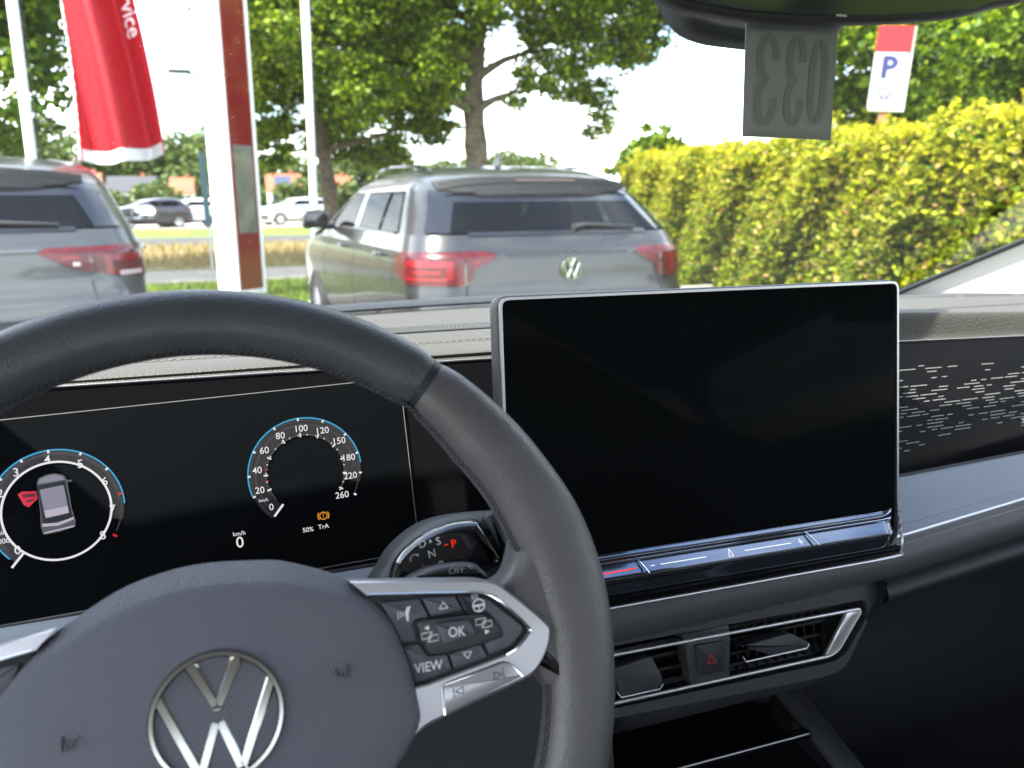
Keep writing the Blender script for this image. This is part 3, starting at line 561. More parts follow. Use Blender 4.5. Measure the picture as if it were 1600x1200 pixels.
# silver bezel: outer outline minus button opening -> one C-shaped outline
BO=[(.0620,.0436),(.0845,.0401),(.1071,.0368),(.1267,.0333),(.1357,.0267),(.1514,.0102),(.1532,.0045),(.1497,-.0038),(.1439,-.0102),(.1367,-.0132),(.1130,-.0182),(.0969,-.0220),(.0883,-.0246),(.0829,-.0285),(.0700,-.0395),(.0600,-.0492)]
BI=[(.0693,.0361),(.0878,.0338),(.1064,.0315),(.1262,.0271),(.1318,.0218),(.1425,.0103),(.1431,.0082),(.1423,.0064),(.1358,.0011),(.1304,-.0009),(.1090,-.0044),(.0930,-.0068),(.0850,-.0083),(.0850,-.0190),(.0690,-.0372),(.0575,-.0470)]
for s in (0,1):
    PO=spline(BO,5); PI=spline(BI,5); n=len(PO)
    fo_=[]
    for k in range(n):
        d=np.array(PO[min(k+1,n-1)])-np.array(PO[max(k-1,0)]); d/=np.linalg.norm(d); fo_.append((-d[1]*-1,d[0]*-1))
    def off(k,r): return (PO[k][0]-fo_[k][0]*-r*1.0, PO[k][1]-fo_[k][1]*-r*1.0)
    rows=[]
    for k in range(n):
        q=np.array(PI[k])-np.array(PO[k]); q/=np.linalg.norm(q); o_=np.array(PO[k]); i_=np.array(PI[k])
        ex=1.0 if k>n*.50 else .15
        rows.append([(o_-q*.0030*ex,-.004),(o_-q*.0026*ex,.0085),(o_-q*.0004,.0140),(o_+q*.0006,.0150),(i_-q*.0008,.0152),(i_,.0146),(i_,.004)])
    vs=[Wf.p((2*HUB-x) if s else x,y,h) for r_ in rows for (x,y),h in r_]; m7=7
    fs=[(k*m7+j,k*m7+j+1,(k+1)*m7+j+1,(k+1)*m7+j) for k in range(n-1) for j in range(m7-1)]
    b=MB(); b.add(vs,fs if s else [f[::-1] for f in fs]); bz=b.build('spoke_bezel',M_spoke,wheel,angle=28)
    ed=[(.0700,.0366)]+[tuple(p) for p in bi[1:7]]; ed=spline(ed,4); ed=[(2*HUB-x,y) for x,y in ed] if s else ed
    b=MB(); b.tube([Wf.p(x,y,.0152) for x,y in ed],.0006,8); b.build('bright_edge',M_chrome,bz)
    ed=spline([(.0846,-.0085),(.0856,-.0158),(.0842,-.0222),(.0800,-.0275),(.0690,-.0370),(.0605,-.0455)],4); ed=[(2*HUB-x,y) for x,y in ed] if s else ed
    b=MB(); b.tube([Wf.p(x,y,.0152) for x,y in ed],.0006,8); b.build('bright_edge',M_chrome,bz)
    pl=D['panel']; pl=mir(pl) if s else pl
    b=MB(); b.prism(Wf,rounded([tuple(p) for p in pl],.002,3),.0,.0122,.0008); bp=b.build('button_block',M_plasd,wheel,angle=30)
    def key(nm,pts,h0,h1,ch=.0008,m=M_btn,r=.0012,par=bp):
        pts=[tuple(p) for p in pts]; pts=mir(pts) if s else pts
        b=MB(); b.prism(Wf,inset(rounded(pts,r,3),.0003),h0,h1,ch); return b.build(nm,m,par,angle=30)
    for nm in ('b1','b2','b3','b4','b5'): key('button',D[nm],.011,.0142)
    key('rocker_button',D['rock'],.0135,.0158,.0010,M_plas,.003); key('ok_button',D['ok'],.015,.0186,.0012,M_btn,.0016)
    key('skip_bar',D['bar'],.013,.0168,.0012,M_spoke,.0022)
    bb=[(.0979,-.0212),(.0986,-.0098),(.0996,-.0085),(.1281,-.0039),(.1312,-.0049),(.1366,-.0117)]
    bb=[(2*HUB-x,y) for x,y in bb] if s else bb
    b=MB(); b.tube([Wf.p(x,y,.0164) for x,y in bb],.0005,6); b.build('skip_bar_edge',M_chrome,bp)
    if s==0:
        q=D['pts']; h=.0144; b=MB()
        b.text(Wf,'OK',.0064,q[0][0]-.0005,q[0][1],.0190,rot=R(-3),sx=.85); b.text(Wf,'VIEW',.0060,q[1][0]+.0015,q[1][1]+.0002,h,rot=R(-1),sx=.9)
        def tri(c_,r,up,hh,w=.0004,rot=0):
            P=[(c_[0]+r*math.cos(R(a+rot)),c_[1]+r*.8*math.sin(R(a+rot))) for a in ((90,210,330) if up else (270,30,150))]
            for k in range(3): b.stroke(Wf,[P[k],P[(k+1)%3]],w,hh,hh)
        tri(q[4],.0024,1,h); tri(q[5],.0024,0,h)
        # voice symbol
        x,y=q[6]; b.poly(Wf,[(x+.001,y-.0035),(x+.0018,y-.0035),(x+.0022,y),(x+.0035,y+.003),(x+.0016,y+.0028),(x+.0005,y+.0005)],h)
        for k in range(3): b.stroke(Wf,[(x-.0004-k*.0012,y-.001-.0005*k),(x-.0004-k*.0012,y+.001+.0003*k)],.0004,h,h)
        # heated wheel symbol
        x,y=q[7]; b.stroke(Wf,[(x+.0028*math.cos(k*math.pi/10),y-.001+.0028*math.sin(k*math.pi/10)) for k in range(21)],.0006,h,h); b.stroke(Wf,[(x-.0025,y-.001),(x+.0025,y-.001)],.001,h,h); b.stroke(Wf,[(x,y-.001),(x,y-.0036)],.0006,h,h)
        for k in (-1,0,1): b.stroke(Wf,[(x-.001+k*.0012,y+.002),(x-.0016+k*.0012,y+.0035),(x-.0009+k*.0012,y+.005)],.0003,h,h)
        # lane symbols
        for (x,y),sg in ((q[8],-1),(q[9],1)):
            hh=.0162
            for dx,dy in ((-.0016,.0008),(.0016,-.0008)):
                R_=rectp(x+dx-.0022,y+dy-.0013,x+dx+.0022,y+dy+.0013); b.stroke(Wf,R_,.0004,hh,hh,closed=True)
            b.stroke(Wf,[(x-.0012,y-.0022),(x+.0012,y+.0022)],.0004,hh,hh)
            yy=y-sg*.0042; xx=x+sg*.0012; b.poly(Wf,[(xx-.0012*sg,yy+.0011),(xx-.0012*sg,yy-.0011),(xx+.0012*sg,yy)],hh)
        b.build('button_symbols',M_mark,bp)
        b=MB(); h=.0171
        x,y=q[2]; P_=[(x+.0022,y+.0018),(x+.0022,y-.0014),(x-.0016,y+.0002)]
        for k in range(3): b.stroke(Wf,[P_[k],P_[(k+1)%3]],.0004,h,h)
        b.stroke(Wf,[(x-.0024,y+.0022),(x-.0024,y-.0022)],.0004,h,h)
        x,y=q[3]; P_=[(x-.0022,y+.0014),(x-.0022,y-.0018),(x+.0016,y-.0002)]
        for k in range(3): b.stroke(Wf,[P_[k],P_[(k+1)%3]],.0004,h,h)
        b.stroke(Wf,[(x+.0024,y+.0022),(x+.0024,y-.0022)],.0004,h,h)
        b.build('skip_symbols',M_markd,bp)
# airbag cover
A0=[tuple(p) for p in D['airb0']][1:15]
bott=[(.040,-.062),(.003,-.068),(-.034,-.062),(-.064,-.043),(-.0803,-.0255)]
A0=[(-.0815,-.0121)]+A0[0:13]+[(.0703,-.0430)]+bott
A0=spline(A0,4,closed=True); ctr=np.array((HUB,-.004))
def sclp(pts,k): return [tuple(ctr+(np.array(p)-ctr)*k) for p in pts]
# crease: front face outline is pulled in at the top
def front(p,k):
    x,y=p; q=ctr+(np.array(p)-ctr)*k
    if y>0: q[1]-= .0065*min(1,(y/.055))*(1 if k>.9 else k/.9)
    return tuple(q)
rings=[(sclp(A0,.985),-.012),(A0,.0),(sclp(A0,.995),.006)]
rings+=[([front(p,.985) for p in A0],.0165),([front(p,.965) for p in A0],.0185),([front(p,.93) for p in A0],.0197)]
for k,h in ((.85,.0212),(.72,.0228),(.58,.024),(.42,.025),(.25,.0256),(.1,.0259)): rings.append(([front(p,k) for p in A0],h))
b=MB(); n=len(A0); vs=[Wf.p(x,y,h) for r_,h in rings for x,y in r_]+[Wf.p(*front(tuple(ctr+1e-6),.1),.026)]; fs=[]
ar=1 if area2(A0)>0 else -1
for j in range(len(rings)-1):
    for i in range(n):
        f=(j*n+i,j*n+(i+1)%n,(j+1)*n+(i+1)%n,(j+1)*n+i); fs.append(f if ar>0 else f[::-1])
for i in range(n): 
    f=((len(rings)-1)*n+i,(len(rings)-1)*n+(i+1)%n,len(vs)-1); fs.append(f if ar>0 else f[::-1])
b.add(vs,fs); air=b.build('airbag_cover',M_airb,wheel,angle=50)
for (x,y),sg in zip(D['air_icon'],(1,-1)):
    b=MB(); h=.0245 
    b.stroke(Wf,[(x-.002*sg-.001,y+.003),(x-.002*sg-.001,y-.003)],.0009,h-.001,h); b.stroke(Wf,[(x+.0012*math.cos(R(a)),y-.0008+.0012*math.sin(R(a))) for a in range(0,360,30)],.0006,h-.001,h,closed=True); b.stroke(Wf,[(x-.002,y-.0022),(x+.004*sg,y+.002)],.0005,h-.001,h); b.build('airbag_mark',M_amark,air)
# round chrome emblem: V over W inside a ring
def emblem(fr,c,r,h0,h1,name,m,parent,wring=.1,w=.15,ch=None):
    b=MB(); seg=64
    ra,rb=r,r*(1-wring); hm=h1+(h1-h0)*.15
    prof=[(ra,h0),(ra,h1-.3*(h1-h0)),(ra-.3*(ra-rb),hm),(rb+.3*(ra-rb),hm),(rb,h1-.3*(h1-h0)),(rb,h0)]
    f2=Fr(fr.p(c[0],c[1],0),fr.u,fr.v,fr.n); b.lathe(f2,prof,seg)
    ri=rb*1.01
    def bar(p,q,w0):
        p=np.array(p,float);q=np.array(q,float);d=(q-p)/np.linalg.norm(q-p);m_=np.array([-d[1],d[0]])*w0*r/2
        P_=[p*r+m_,p*r-m_,q*r-m_,q*r+m_]; b.prism(f2,[tuple(a) for a in P_],h0,h1,(h1-h0)*.3,1)
    def on(a,k=.95): return (k*math.cos(R(a)),k*math.sin(R(a)))
    # V
    bar(on(113),(-.0,.14),w); bar(on(67),(.0,.14),w)
    b.prism(f2,[(-.14*r,.17*r),(.14*r,.17*r),(.07*r,.055*r),(-.07*r,.055*r)],h0,h1,(h1-h0)*.3,1)
    # W
    bar(on(152),(-.30,-.80),w); bar((-.30,-.82),(-.02,-.04),w); bar((.30,-.82),(.02,-.04),w); bar(on(28),(.30,-.80),w)
    return b.build(name,m,parent,angle=25)
emblem(Wf,(.0035,-.0005),.0266,.0225,.0262,'emblem',mat('emblem_chrome',(.36,.345,.31),.12,metal=1),air,.125,.19)
# ------------------------------------------------------------------ gear selector stalk and wiper stalk
b=MB(); b.prism(Wf,spline(D['gbody'],3,closed=True),-.095,-.050,.014,4)
gs=b.build('gear_selector',M_plas,car,angle=60)
b=MB(); b.prism(Wf,spline(D['gface'],3,closed=True),-.060,-.0452,.009,6); b.build('gloss_face',mat('gloss_selector',(.004,.004,.007),.06,coat=1),gs,angle=70)
b=MB(); b.prism(Wf,spline(D['gcap'],3,closed=True),-.09,-.0475,.004,3); b.build('end_button',M_plasd,gs,angle=60)
G=D['gtxt']; H=-.0448; b=MB()
for s_,k in (('D',0),('S',1),('N',4),('R',5)): b.text(Wf,s_,.0060,G[k][0],G[k][1],H,rot=R(6))
x,y=G[6]; b.poly(Wf,[(x-.001,y-.001),(x+.001,y-.001),(x,y+.001)],H)
for (x,y),a0 in ((G[7],60),(G[8],240)):
    b.stroke(Wf,[(x+.0028*math.cos(R(a0+a)),y+.0022*math.sin(R(a0+a))) for a in range(0,170,17)],.0005,H,H); b.poly(Wf,[(x+.0028*math.cos(R(a0))+dx,y+.0022*math.sin(R(a0))+dy) for dx,dy in ((-.001,0),(.001,.0004),(0,-.0013))],H)
b.build('gear_letters',M_mark,gs)
b=MB(); b.text(Wf,'P',.0060,G[2][0],G[2][1],H,rot=R(6)); b.stroke(Wf,[(G[3][0]-.0012,G[3][1]-.0002),(G[3][0]+.001,G[3][1])],.0005,H,H); b.build('park_letter',emis('lit_red',(1,.02,.01),1.0),gs)
b=MB(); b.prism(Wf,[(x,y+.003) for x,y in spline(D['wst'],3,closed=True)],-.055,-.026,.005,4); ws=b.build('wiper_stalk',M_plas,car,angle=60)
b=MB(); b.text(Wf,'OFF',.0050,D['wtxt'][0][0]-.002,D['wtxt'][0][1]+.0022,-.0255); b.text(Wf,'+',.0062,D['wtxt'][0][0]+.0055,D['wtxt'][0][1]+.0030,-.0255); b.build('stalk_lettering',M_mark,ws)
# ------------------------------------------------------------------ centre vents
Vf=tilt((0,.52,1.0),15)
ho=rounded([(.226,.002),(.5306,-.002),(.5264,-.022),(.5072,-.0457),(.484,-.0760),(.456,-.078),(.226,-.069)],[.002,.01,.004,.01,.012,.01,.002],4)
ti=rounded([(.232,-.0165),(.5096,-.0225),(.5100,-.030),(.4841,-.0563),(.4728,-.0605),(.232,-.0565)],[.002,.004,.004,.006,.006,.002],4)
def framed(b,fr,o,i,h0,h1):
    "ring between two outlines resampled to the same count"
    def res(p,n):
        P=[np.array(q,float) for q in p]; P.append(P[0]); s=[0]
        for a,c_ in zip(P,P[1:]): s.append(s[-1]+np.linalg.norm(c_-a))
        return [tuple(np.array([np.interp(t,s,[q[k] for q in P]) for k in (0,1)])) for t in np.linspace(0,s[-1],n,endpoint=False)]
    n=120; O=res(o,n);I=res(i,n)
    vs=[fr.p(*q,h0) for q in O]+[fr.p(*q,h1) for q in O]+[fr.p(*q,h1) for q in I]+[fr.p(*q,h0-.03) for q in I]; fs=[]
    for j in range(3):
        for k in range(n): fs.append((j*n+k,j*n+(k+1)%n,(j+1)*n+(k+1)%n,(j+1)*n+k))
    b.add(vs,fs)
b=MB(); opening=rounded([(.232,-.011),(.516,-.0165),(.516,-.031),(.4875,-.0615),(.474,-.0665),(.232,-.0620)],[.002,.005,.006,.007,.008,.002],4)
if area2(ho)<0: ho=ho[::-1]
if area2(opening)<0: opening=opening[::-1]
framed(b,Vf,ho,opening,-.02,.006); vent=b.build('air_vent',M_plas,car,angle=40)
b=MB(); b.poly(Vf,rectp(.225,-.075,.53,.0),-.026); b.build('vent_backing',M_dark,vent)
b=MB()
for k,vv in enumerate((-.0225,-.034,-.046,-.056)):
    b.box(0,0,0,0,0,0) if 0 else None
    f=Fr(Vf.p(0,vv,-.012),Vf.u,Vf.n*.98+Vf.v*.2,Vf.v); b.prism(f,rectp(.232,-.012,.498-.012*k,.002),-.0012,.0012)
for x in np.arange(.375,.49,.0105):
    f=Fr(Vf.p(x,-.04,-.02),Vf.n,Vf.v,-Vf.u); b.prism(f,rectp(-.004,-.024,.006,.02),-.0006,.0006)
b.build('slats',M_slat,vent,smooth=False)
b=MB(); tp=[(.228,-.0188),(.5070,-.0243),(.5085,-.0275),(.4800,-.0575),(.4700,-.0610),(.228,-.0583)]
tpp=[tuple(p) for p in rounded(tp,[0,.004,.003,.006,.006,0],4)]
tpp=tpp[0:]  # open curve starting near the top-left
b.tube([Vf.p(x,y,.0045) for x,y in tpp],.0017,8)
f=Vf; b.prism(f,[(.5085,-.0262),(.5060,-.0285),(.4800,-.0560),(.4715,-.0600),(.4660,-.0600),(.4905,-.0300),(.4925,-.0255)],.001,.0048,.001); b.build('silver_trim',M_trims,vent,angle=50)
T_=D['v_tabs']
for pts in ([T_[0],T_[1],T_[2],T_[3],(.2900,-.054),(.2590,-.054)],[(.375,-.0335),(.427,-.0311),T_[7],T_[8],T_[9],(.395,-.042)]):
    P_=rounded([tuple(p) for p in pts],.003,3); b=MB(); b.prism(Vf,P_,-.004,.009,.0015); tb=b.build('vent_tab',M_plas,vent)
    lo=sorted([tuple(p) for p in pts],key=lambda q:q[1])
    b=MB(); x0,x1=min(p[0] for p in pts),max(p[0] for p in pts); y0=min(p[1] for p in pts)
    b.tube([Vf.p(x0+.001,y0+.006,.0088),Vf.p(x0+.004,y0+.0006,.0088),Vf.p(x1-.004,y0+.0004,.0088),Vf.p(x1-.0005,y0+.004,.0088)],.0008,6); b.build('tab_edge',M_satin,tb)
b=MB(); b.prism(Vf,rounded([(.3205,-.0140),(.3680,-.0142),(.3680,-.0205),(.3235,-.0205)],.001),-.01,.005,.001); b.prism(Vf,rounded([(.3235,-.0205),(.3695,-.0215),(.3640,-.0600),(.3270,-.0600)],.002),-.012,.004,.001); b.build('vent_divider',M_plas,vent)
b=MB(); b.prism(Vf,rounded([tuple(p) for p in D['v_haz2'][:4]],.0025),.002,.0065,.001); hz=b.build('hazard_button',M_plasd,car)
b=MB(); x,y=D['v_haz2'][4]
for r_ in (.0054,):
    P_=[(x+r_*math.cos(R(a)),y-.0005+r_*.9*math.sin(R(a))) for a in (90,210,330)]; b.stroke(Vf,P_+[P_[0]],.0005,.0066,.0068)
b.build('warning_triangle',emis('hazard_red',(.8,.02,.03),.45),hz)
# lower centre stack and console
b=MB()
cs=[(.0,.005,.523,.996),(0,0,0,0)]
prof2=[(.535,.945),(.522,.932),(.519,.925),(.521,.905),(.535,.885),(.60,.875)]
b.grid(lambda u,v:(lambda P_:(.226+(.500-.018*v-.226)*u,)+P_)(prof2[round(v*5)]),10,5)
b.build('centre_stack',M_plas,car)
b=MB(); b.add([(.528,.50,1.006),(.526,.50,.985),(.484,.515,.925),(.455,.53,.895),(.52,.75,.87),(.56,.75,.98)],[(0,1,2,3,4,5)]); b.build('stack_side',M_plasd,car)
b=MB(); b.box(.15,.49,.10,.64,.60,.785); b.box(.15,.49,.60,.66,.6,.90); con=b.build('centre_console',M_dark,car)
b=MB(); b.box(.17,.468,.38,.600,.7853,.8300); b.build('tray_lid',M_black,con,bevel=.004)
b=MB(); b.tube([(.17,.5315,.833),(.484,.5315,.833)],(.0035),8); b.tube([(.17,.540,.8325),(.484,.540,.8325)],(.0012),8); b.build('tray_edge',M_black,con)
b=MB(); b.tube([(.17,.5290,.836),(.482,.5290,.836)],.0008,6); b.build('tray_edge_line',M_satin,con)
b=MB(); b.tube([(.508,.60,.832),(.500,.55,.832),(.488,.48,.830),(.470,.35,.82),(.46,.1,.80)],.0125,12); b.build('console_rail',M_plas,con)
b=MB(); b.box(.30,.303,.39,.52,.8302,.8330); b.build('lid_groove',M_plas,con)
# ------------------------------------------------------------------ windscreen, pillars, roof, doors
b=MB()
def ws_pt(u,v):
    x=CX-.69+1.38*u; z=1.150+.405*v; return (x,gl(z,x),z)
b.grid(ws_pt,40,30); g_ws=glass('windscreen_glass',(.90,.93,.90),.6,dust=1)
wsn=b.build('windscreen',g_ws,car)
for s in (1,-1):
    xs=CX+s*.69
    def pil(v,k):
        z=1.150+.455*v; y=gl(z,xs); low=max(1.185,z-.16)
        PP=spline([(0,-.004,0),(.012,-.022,-.006),(.026,-.050,-.022),(.036,-.085,-.055),(.040,-.105,low-z)],3)
        dx,dy,dz=PP[round(k*(len(PP)-1))]; return (xs+s*dx,y+dy,max(z+dz,1.178 if k>.0 else z+dz))
    b=MB(); b.grid(lambda u,v:pil(v,u),12,28); pb=b.build('a_pillar',M_trimg,car,angle=70)
    b=MB(); b.tube([(xs+s*.003,gl(1.15+.455*v,xs)-.003,1.15+.455*v-.001) for v in np.linspace(0,1,20)],.0042,8); b.build('glass_seal',M_plasd,pb)
    b=MB(); b.grid(lambda u,v:(xs+s*(.043+.01*v),.98-.60*u,1.19+(.03+.10*u)*v),12,4); b.build('corner_trim',M_trimg,pb)
    fr_=Fr((xs+s*.040,.70,1.236),(0,1,0),(0,0,1),(-s,0,0)); b=MB(); b.prism(fr_,[(.034*math.cos(a),.013*math.sin(a)) for a in np.linspace(0,2*math.pi,28,endpoint=False)],-.01,.004,.002); b.build('tweeter_grille',mat('grille_mesh',(.2,.2,.195),.6,bump=('dots',3000,.8)),pb)
# roof skin and headliner
b=MB(); b.grid(lambda u,v:(CX-.80+1.52*u,.43-2.4*v-.0*u,1.565+.03*min(1,v*6)+.07*math.sin(math.pi*min(1,v*1.1+.12))*1.0-.04*(2*u-1)**4),16,12); rf=b.build('roof',M_head,car)
sol=rf.modifiers.new('thick','SOLIDIFY'); sol.thickness=.05; sol.offset=1
# doors and pillars of the cabin: right side closed, driver's door open
b=MB(); b.box(1.10,1.15,-1.9,1.2,.35,1.15); b.build('right_door_panel',M_dark,car)
for x0,x1 in ((1.06,1.13),(-.42,-.35)):
    b=MB(); b.box(x0,x1,-.62,-.48,1.05,1.60); b.build('b_pillar',M_trimg,car)
for x0,x1 in ((-.46,-.41),(1.08,1.13)):
    b=MB(); b.box(x0,x1,-1.9,.36,1.49,1.60); b.build('roof_rail_trim',M_head,car)
for y0,y1,z1 in ((-1.9,-.50,1.1),(.62,1.2,1.16)): b=MB(); b.box(-.44,-.38,y0,y1,.35,z1); b.build('left_side_panel',M_plasd,car)
b=MB(); b.box(-.44,1.15,-1.9,1.2,.30,.35); b.build('cabin_floor',M_dark,car)
b=MB(); b.box(-.44,1.15,.85,.90,.35,1.15); b.build('bulkhead',M_dark,car)
b=MB(); b.box(-.3,1.0,-1.3,-1.15,.5,1.3); b.build('rear_seat_back',M_plasd,car)
# ------------------------------------------------------------------ mirror and tag
Mf=Fr((0,.42,0),(1,0,0),(0,0,1),(0,-1,0))
mo=[(.2290,1.466),(.2439,1.4560),(.2672,1.4535),(.2935,1.4522),(.3488,1.4535),(.3978,1.4570),(.4495,1.4630),(.4815,1.4705),(.509,1.4775),(.515,1.495),(.508,1.518),(.47,1.527),(.36,1.529),(.26,1.526),(.232,1.515),(.226,1.49)]
mo=spline(mo,4,closed=True)
b=MB(); b.prism(Mf,mo,-.010,0,.005,3); b.prism(Mf,inset(mo,.012),-.030,-.008,.006,3); mr_=b.build('rear_view_mirror',mat('mirror_shell',(.05,.052,.055),.5,bump=('grain',1500,.15)),car)
b=MB(); b.prism(Mf,inset(mo,.0035),-.001,.0012,.001); b.build('mirror_glass',mat('mirror_glass',(.02,.024,.028),.12,spec=.3),mr_)
b=MB(); b.poly(Mf,rectp(.3500,1.4568,.3580,1.4582),.0016); b.build('mirror_mark',M_mark,mr_)
se=[(.272,1.500),(.2845,1.480),(.2911,1.4714),(.2984,1.4646),(.3113,1.4595),(.335,1.4565),(.40,1.456),(.43,1.47),(.44,1.50),(.43,1.54),(.30,1.54)]
f2=Fr((0,.50,0),(1,0,0),(0,0,1),(0,-1,0)); b=MB(); b.prism(f2,spline(se,3,closed=True),-.022,0,.010,3); b.build('sensor_housing',mat('housing_grey',(.045,.047,.05),.6),car)
Tf=Fr((0,.45,0),(1,0,0),(0,0,1),(0,-1,0)); tg=D['tag']
b=MB(); tgp=[(.3058,1.500),(.3780,1.500),tuple(tg[2]),tuple(tg[3])]
b.grid(lambda u,v:(lambda a,c_:Tf.p(a[0]+(c_[0]-a[0])*v,a[1]+(c_[1]-a[1])*v,.0002*math.sin(5*v+2*u)))(*( (lambda p,q:(p,q))(tuple(np.array(tgp[0])*(1-u)+np.array(tgp[1])*u),tuple(np.array(tgp[3])*(1-u)+np.array(tgp[2])*u)))),10,12)
tagm=mat('tag_paper',(.31,.32,.335),.8,var=.04)
pt=b.build('paper_tag',tagm); tag(pt,'grey paper tag with show-through number 033 in mirror writing, hanging from the rear-view mirror','tag')
s_=pt.modifiers.new('thick','SOLIDIFY'); s_.thickness=.0004
b=MB()
f3=Fr(Tf.o,Tf.u,Tf.v,Tf.n)
def three(cx,w,hh,cy):
    P=[(cx+w*.5,cy+hh*.30)]+[(cx-w*.0+w*.5*math.cos(R(a)),cy+hh*.30+hh*.20*math.sin(R(a))) for a in range(0,181,20)]
    P=[(cx+w*.5*math.cos(R(a)),cy+hh*.27+hh*.23*math.sin(R(a))) for a in range(-10,231,20)]
    Q=[(cx+w*.5*math.cos(R(a)),cy-hh*.25+hh*.25*math.sin(R(a))) for a in range(130,371,20)]
    return P+[(cx-w*.05,cy+hh*.01)]+Q
cyt=1.4235
for cx_,w_ in ((.3255,.0125),(.3475,.0105)): b.stroke(f3,three(cx_,w_,.052,cyt),.0052,.0007,.00075)
b.stroke(f3,[(.3655+.0050*math.cos(a),cyt+.024*math.copysign(abs(math.sin(a))**.6,math.sin(a))) for a in np.linspace(0,2*math.pi,40,endpoint=False)],.0046,.0007,.00075,closed=True)
b.build('number',mat('tag_ink',(.235,.24,.255),.8),pt)
# ------------------------------------------------------------------ ground
def flat(name,m,pts,z,kind='structure'):
    b=MB(); b.add([(x,y,z) for x,y in pts],[tuple(range(len(pts)))]); o=b.build(name,m,None,smooth=False); return tag(o,None,None,None,kind)
def gmat(name,c1,c2,sc1=1.5,c3=None,rough=.95,bump=.4):
    m=bpy.data.materials.new(name); m.use_nodes=True; t=m.node_tree; b=t.nodes['Principled BSDF']; L=t.links.new; b.inputs['Roughness'].default_value=rough; b.inputs['Specular IOR Level'].default_value=.2
    c=t.nodes.new('ShaderNodeTexCoord'); n=t.nodes.new('ShaderNodeTexNoise'); n.inputs['Scale'].default_value=sc1; n.inputs['Detail'].default_value=10; n.inputs['Roughness'].default_value=.7; L(c.outputs['Object'],n.inputs['Vector'])
    r=t.nodes.new('ShaderNodeValToRGB'); r.color_ramp.elements[0].position=.36; r.color_ramp.elements[0].color=(*c1,1); r.color_ramp.elements[1].position=.64; r.color_ramp.elements[1].color=(*c2,1)
    if c3: e=r.color_ramp.elements.new(.5); e.color=(*c3,1)
    L(n.outputs['Fac'],r.inputs['Fac']); L(r.outputs['Color'],b.inputs['Base Color'])
    n2=t.nodes.new('ShaderNodeTexNoise'); n2.inputs['Scale'].default_value=sc1*14; n2.inputs['Detail'].default_value=5; L(c.outputs['Object'],n2.inputs['Vector'])
    bp=t.nodes.new('ShaderNodeBump'); bp.inputs['Strength'].default_value=bump; bp.inputs['Distance'].default_value=.05; L(n2.outputs['Fac'],bp.inputs['Height']); L(bp.outputs['Normal'],b.inputs['Normal'])
    return m
M_grass=gmat('grass',(.06,.10,.012),(.16,.20,.03),.8,(.10,.15,.02))
M_grassd=gmat('dry_grass',(.32,.22,.12),(.42,.32,.19),.6,(.26,.22,.09))
M_asph=gmat('asphalt',(.045,.045,.047),(.075,.073,.072),3,bump=.2)
M_pave=gmat('pavement',(.30,.26,.21),(.38,.34,.28),2,bump=.15)
flat('ground',M_grass,[(-900,-400),(900,-400),(900,1200),(-900,1200)],0)
flat('parking_lot',M_asph,[(-12,-14),(7.5,-14),(8.6,9.6),(-12,9.6)],.004)
flat('footpath',M_pave,[(-80,13.9),(60,14.8),(60,17.4),(-80,16.6)],.004)
flat('verge',M_grassd,[(-90,16.8),(90,17.8),(90,27),(-90,25.5)],.008)
flat('road',M_asph,[(-160,25.5),(160,27.0),(160,33.5),(-160,32.5)],.012)
flat('lay_by',M_pave,[(-60,43),(60,45),(60,58),(-60,56)],.004)
b=MB()
for i in range(1): b.box(-12,8.6,9.6,9.75,0,.11)
k_=b.build('kerb',mat('kerb_stone',(.3,.29,.27),.85,var=.1),None); tag(k_,None,None,None,'structure')
# real blades of grass on the near strip
def blades(name,m,n,xr,yr,hr,w=.008,kind='stuff'):
    x=nr.uniform(*xr,n);y=nr.uniform(*yr,n);a=nr.uniform(0,6.28,n);h=nr.uniform(*hr,n); lx=nr.normal(0,.3,n)*h;ly=nr.normal(0,.3,n)*h
    dx=np.cos(a)*w;dy=np.sin(a)*w
    V=np.stack([np.stack([x-dx,y-dy,0*x],1),np.stack([x+dx,y+dy,0*x],1),np.stack([x+lx,y+ly,h],1)],1).reshape(-1,3)
    me=bpy.data.meshes.new(name); me.from_pydata(V.tolist(),[],[(3*i,3*i+1,3*i+2) for i in range(n)]); me.materials.append(m); o=bpy.data.objects.new(name,me); col.objects.link(o); return tag(o,None,None,None,kind)
tag(blades('grass_blades',M_grass,20000,(-3,7),(9.9,13.9),(.04,.12),.012),'short green grass in front of the footpath','grass')
tag(blades('dry_grass_blades',M_grassd,24000,(-14,9),(17.5,25.6),(.08,.28),.02),'tall dry brownish grass between footpath and road','dry grass')
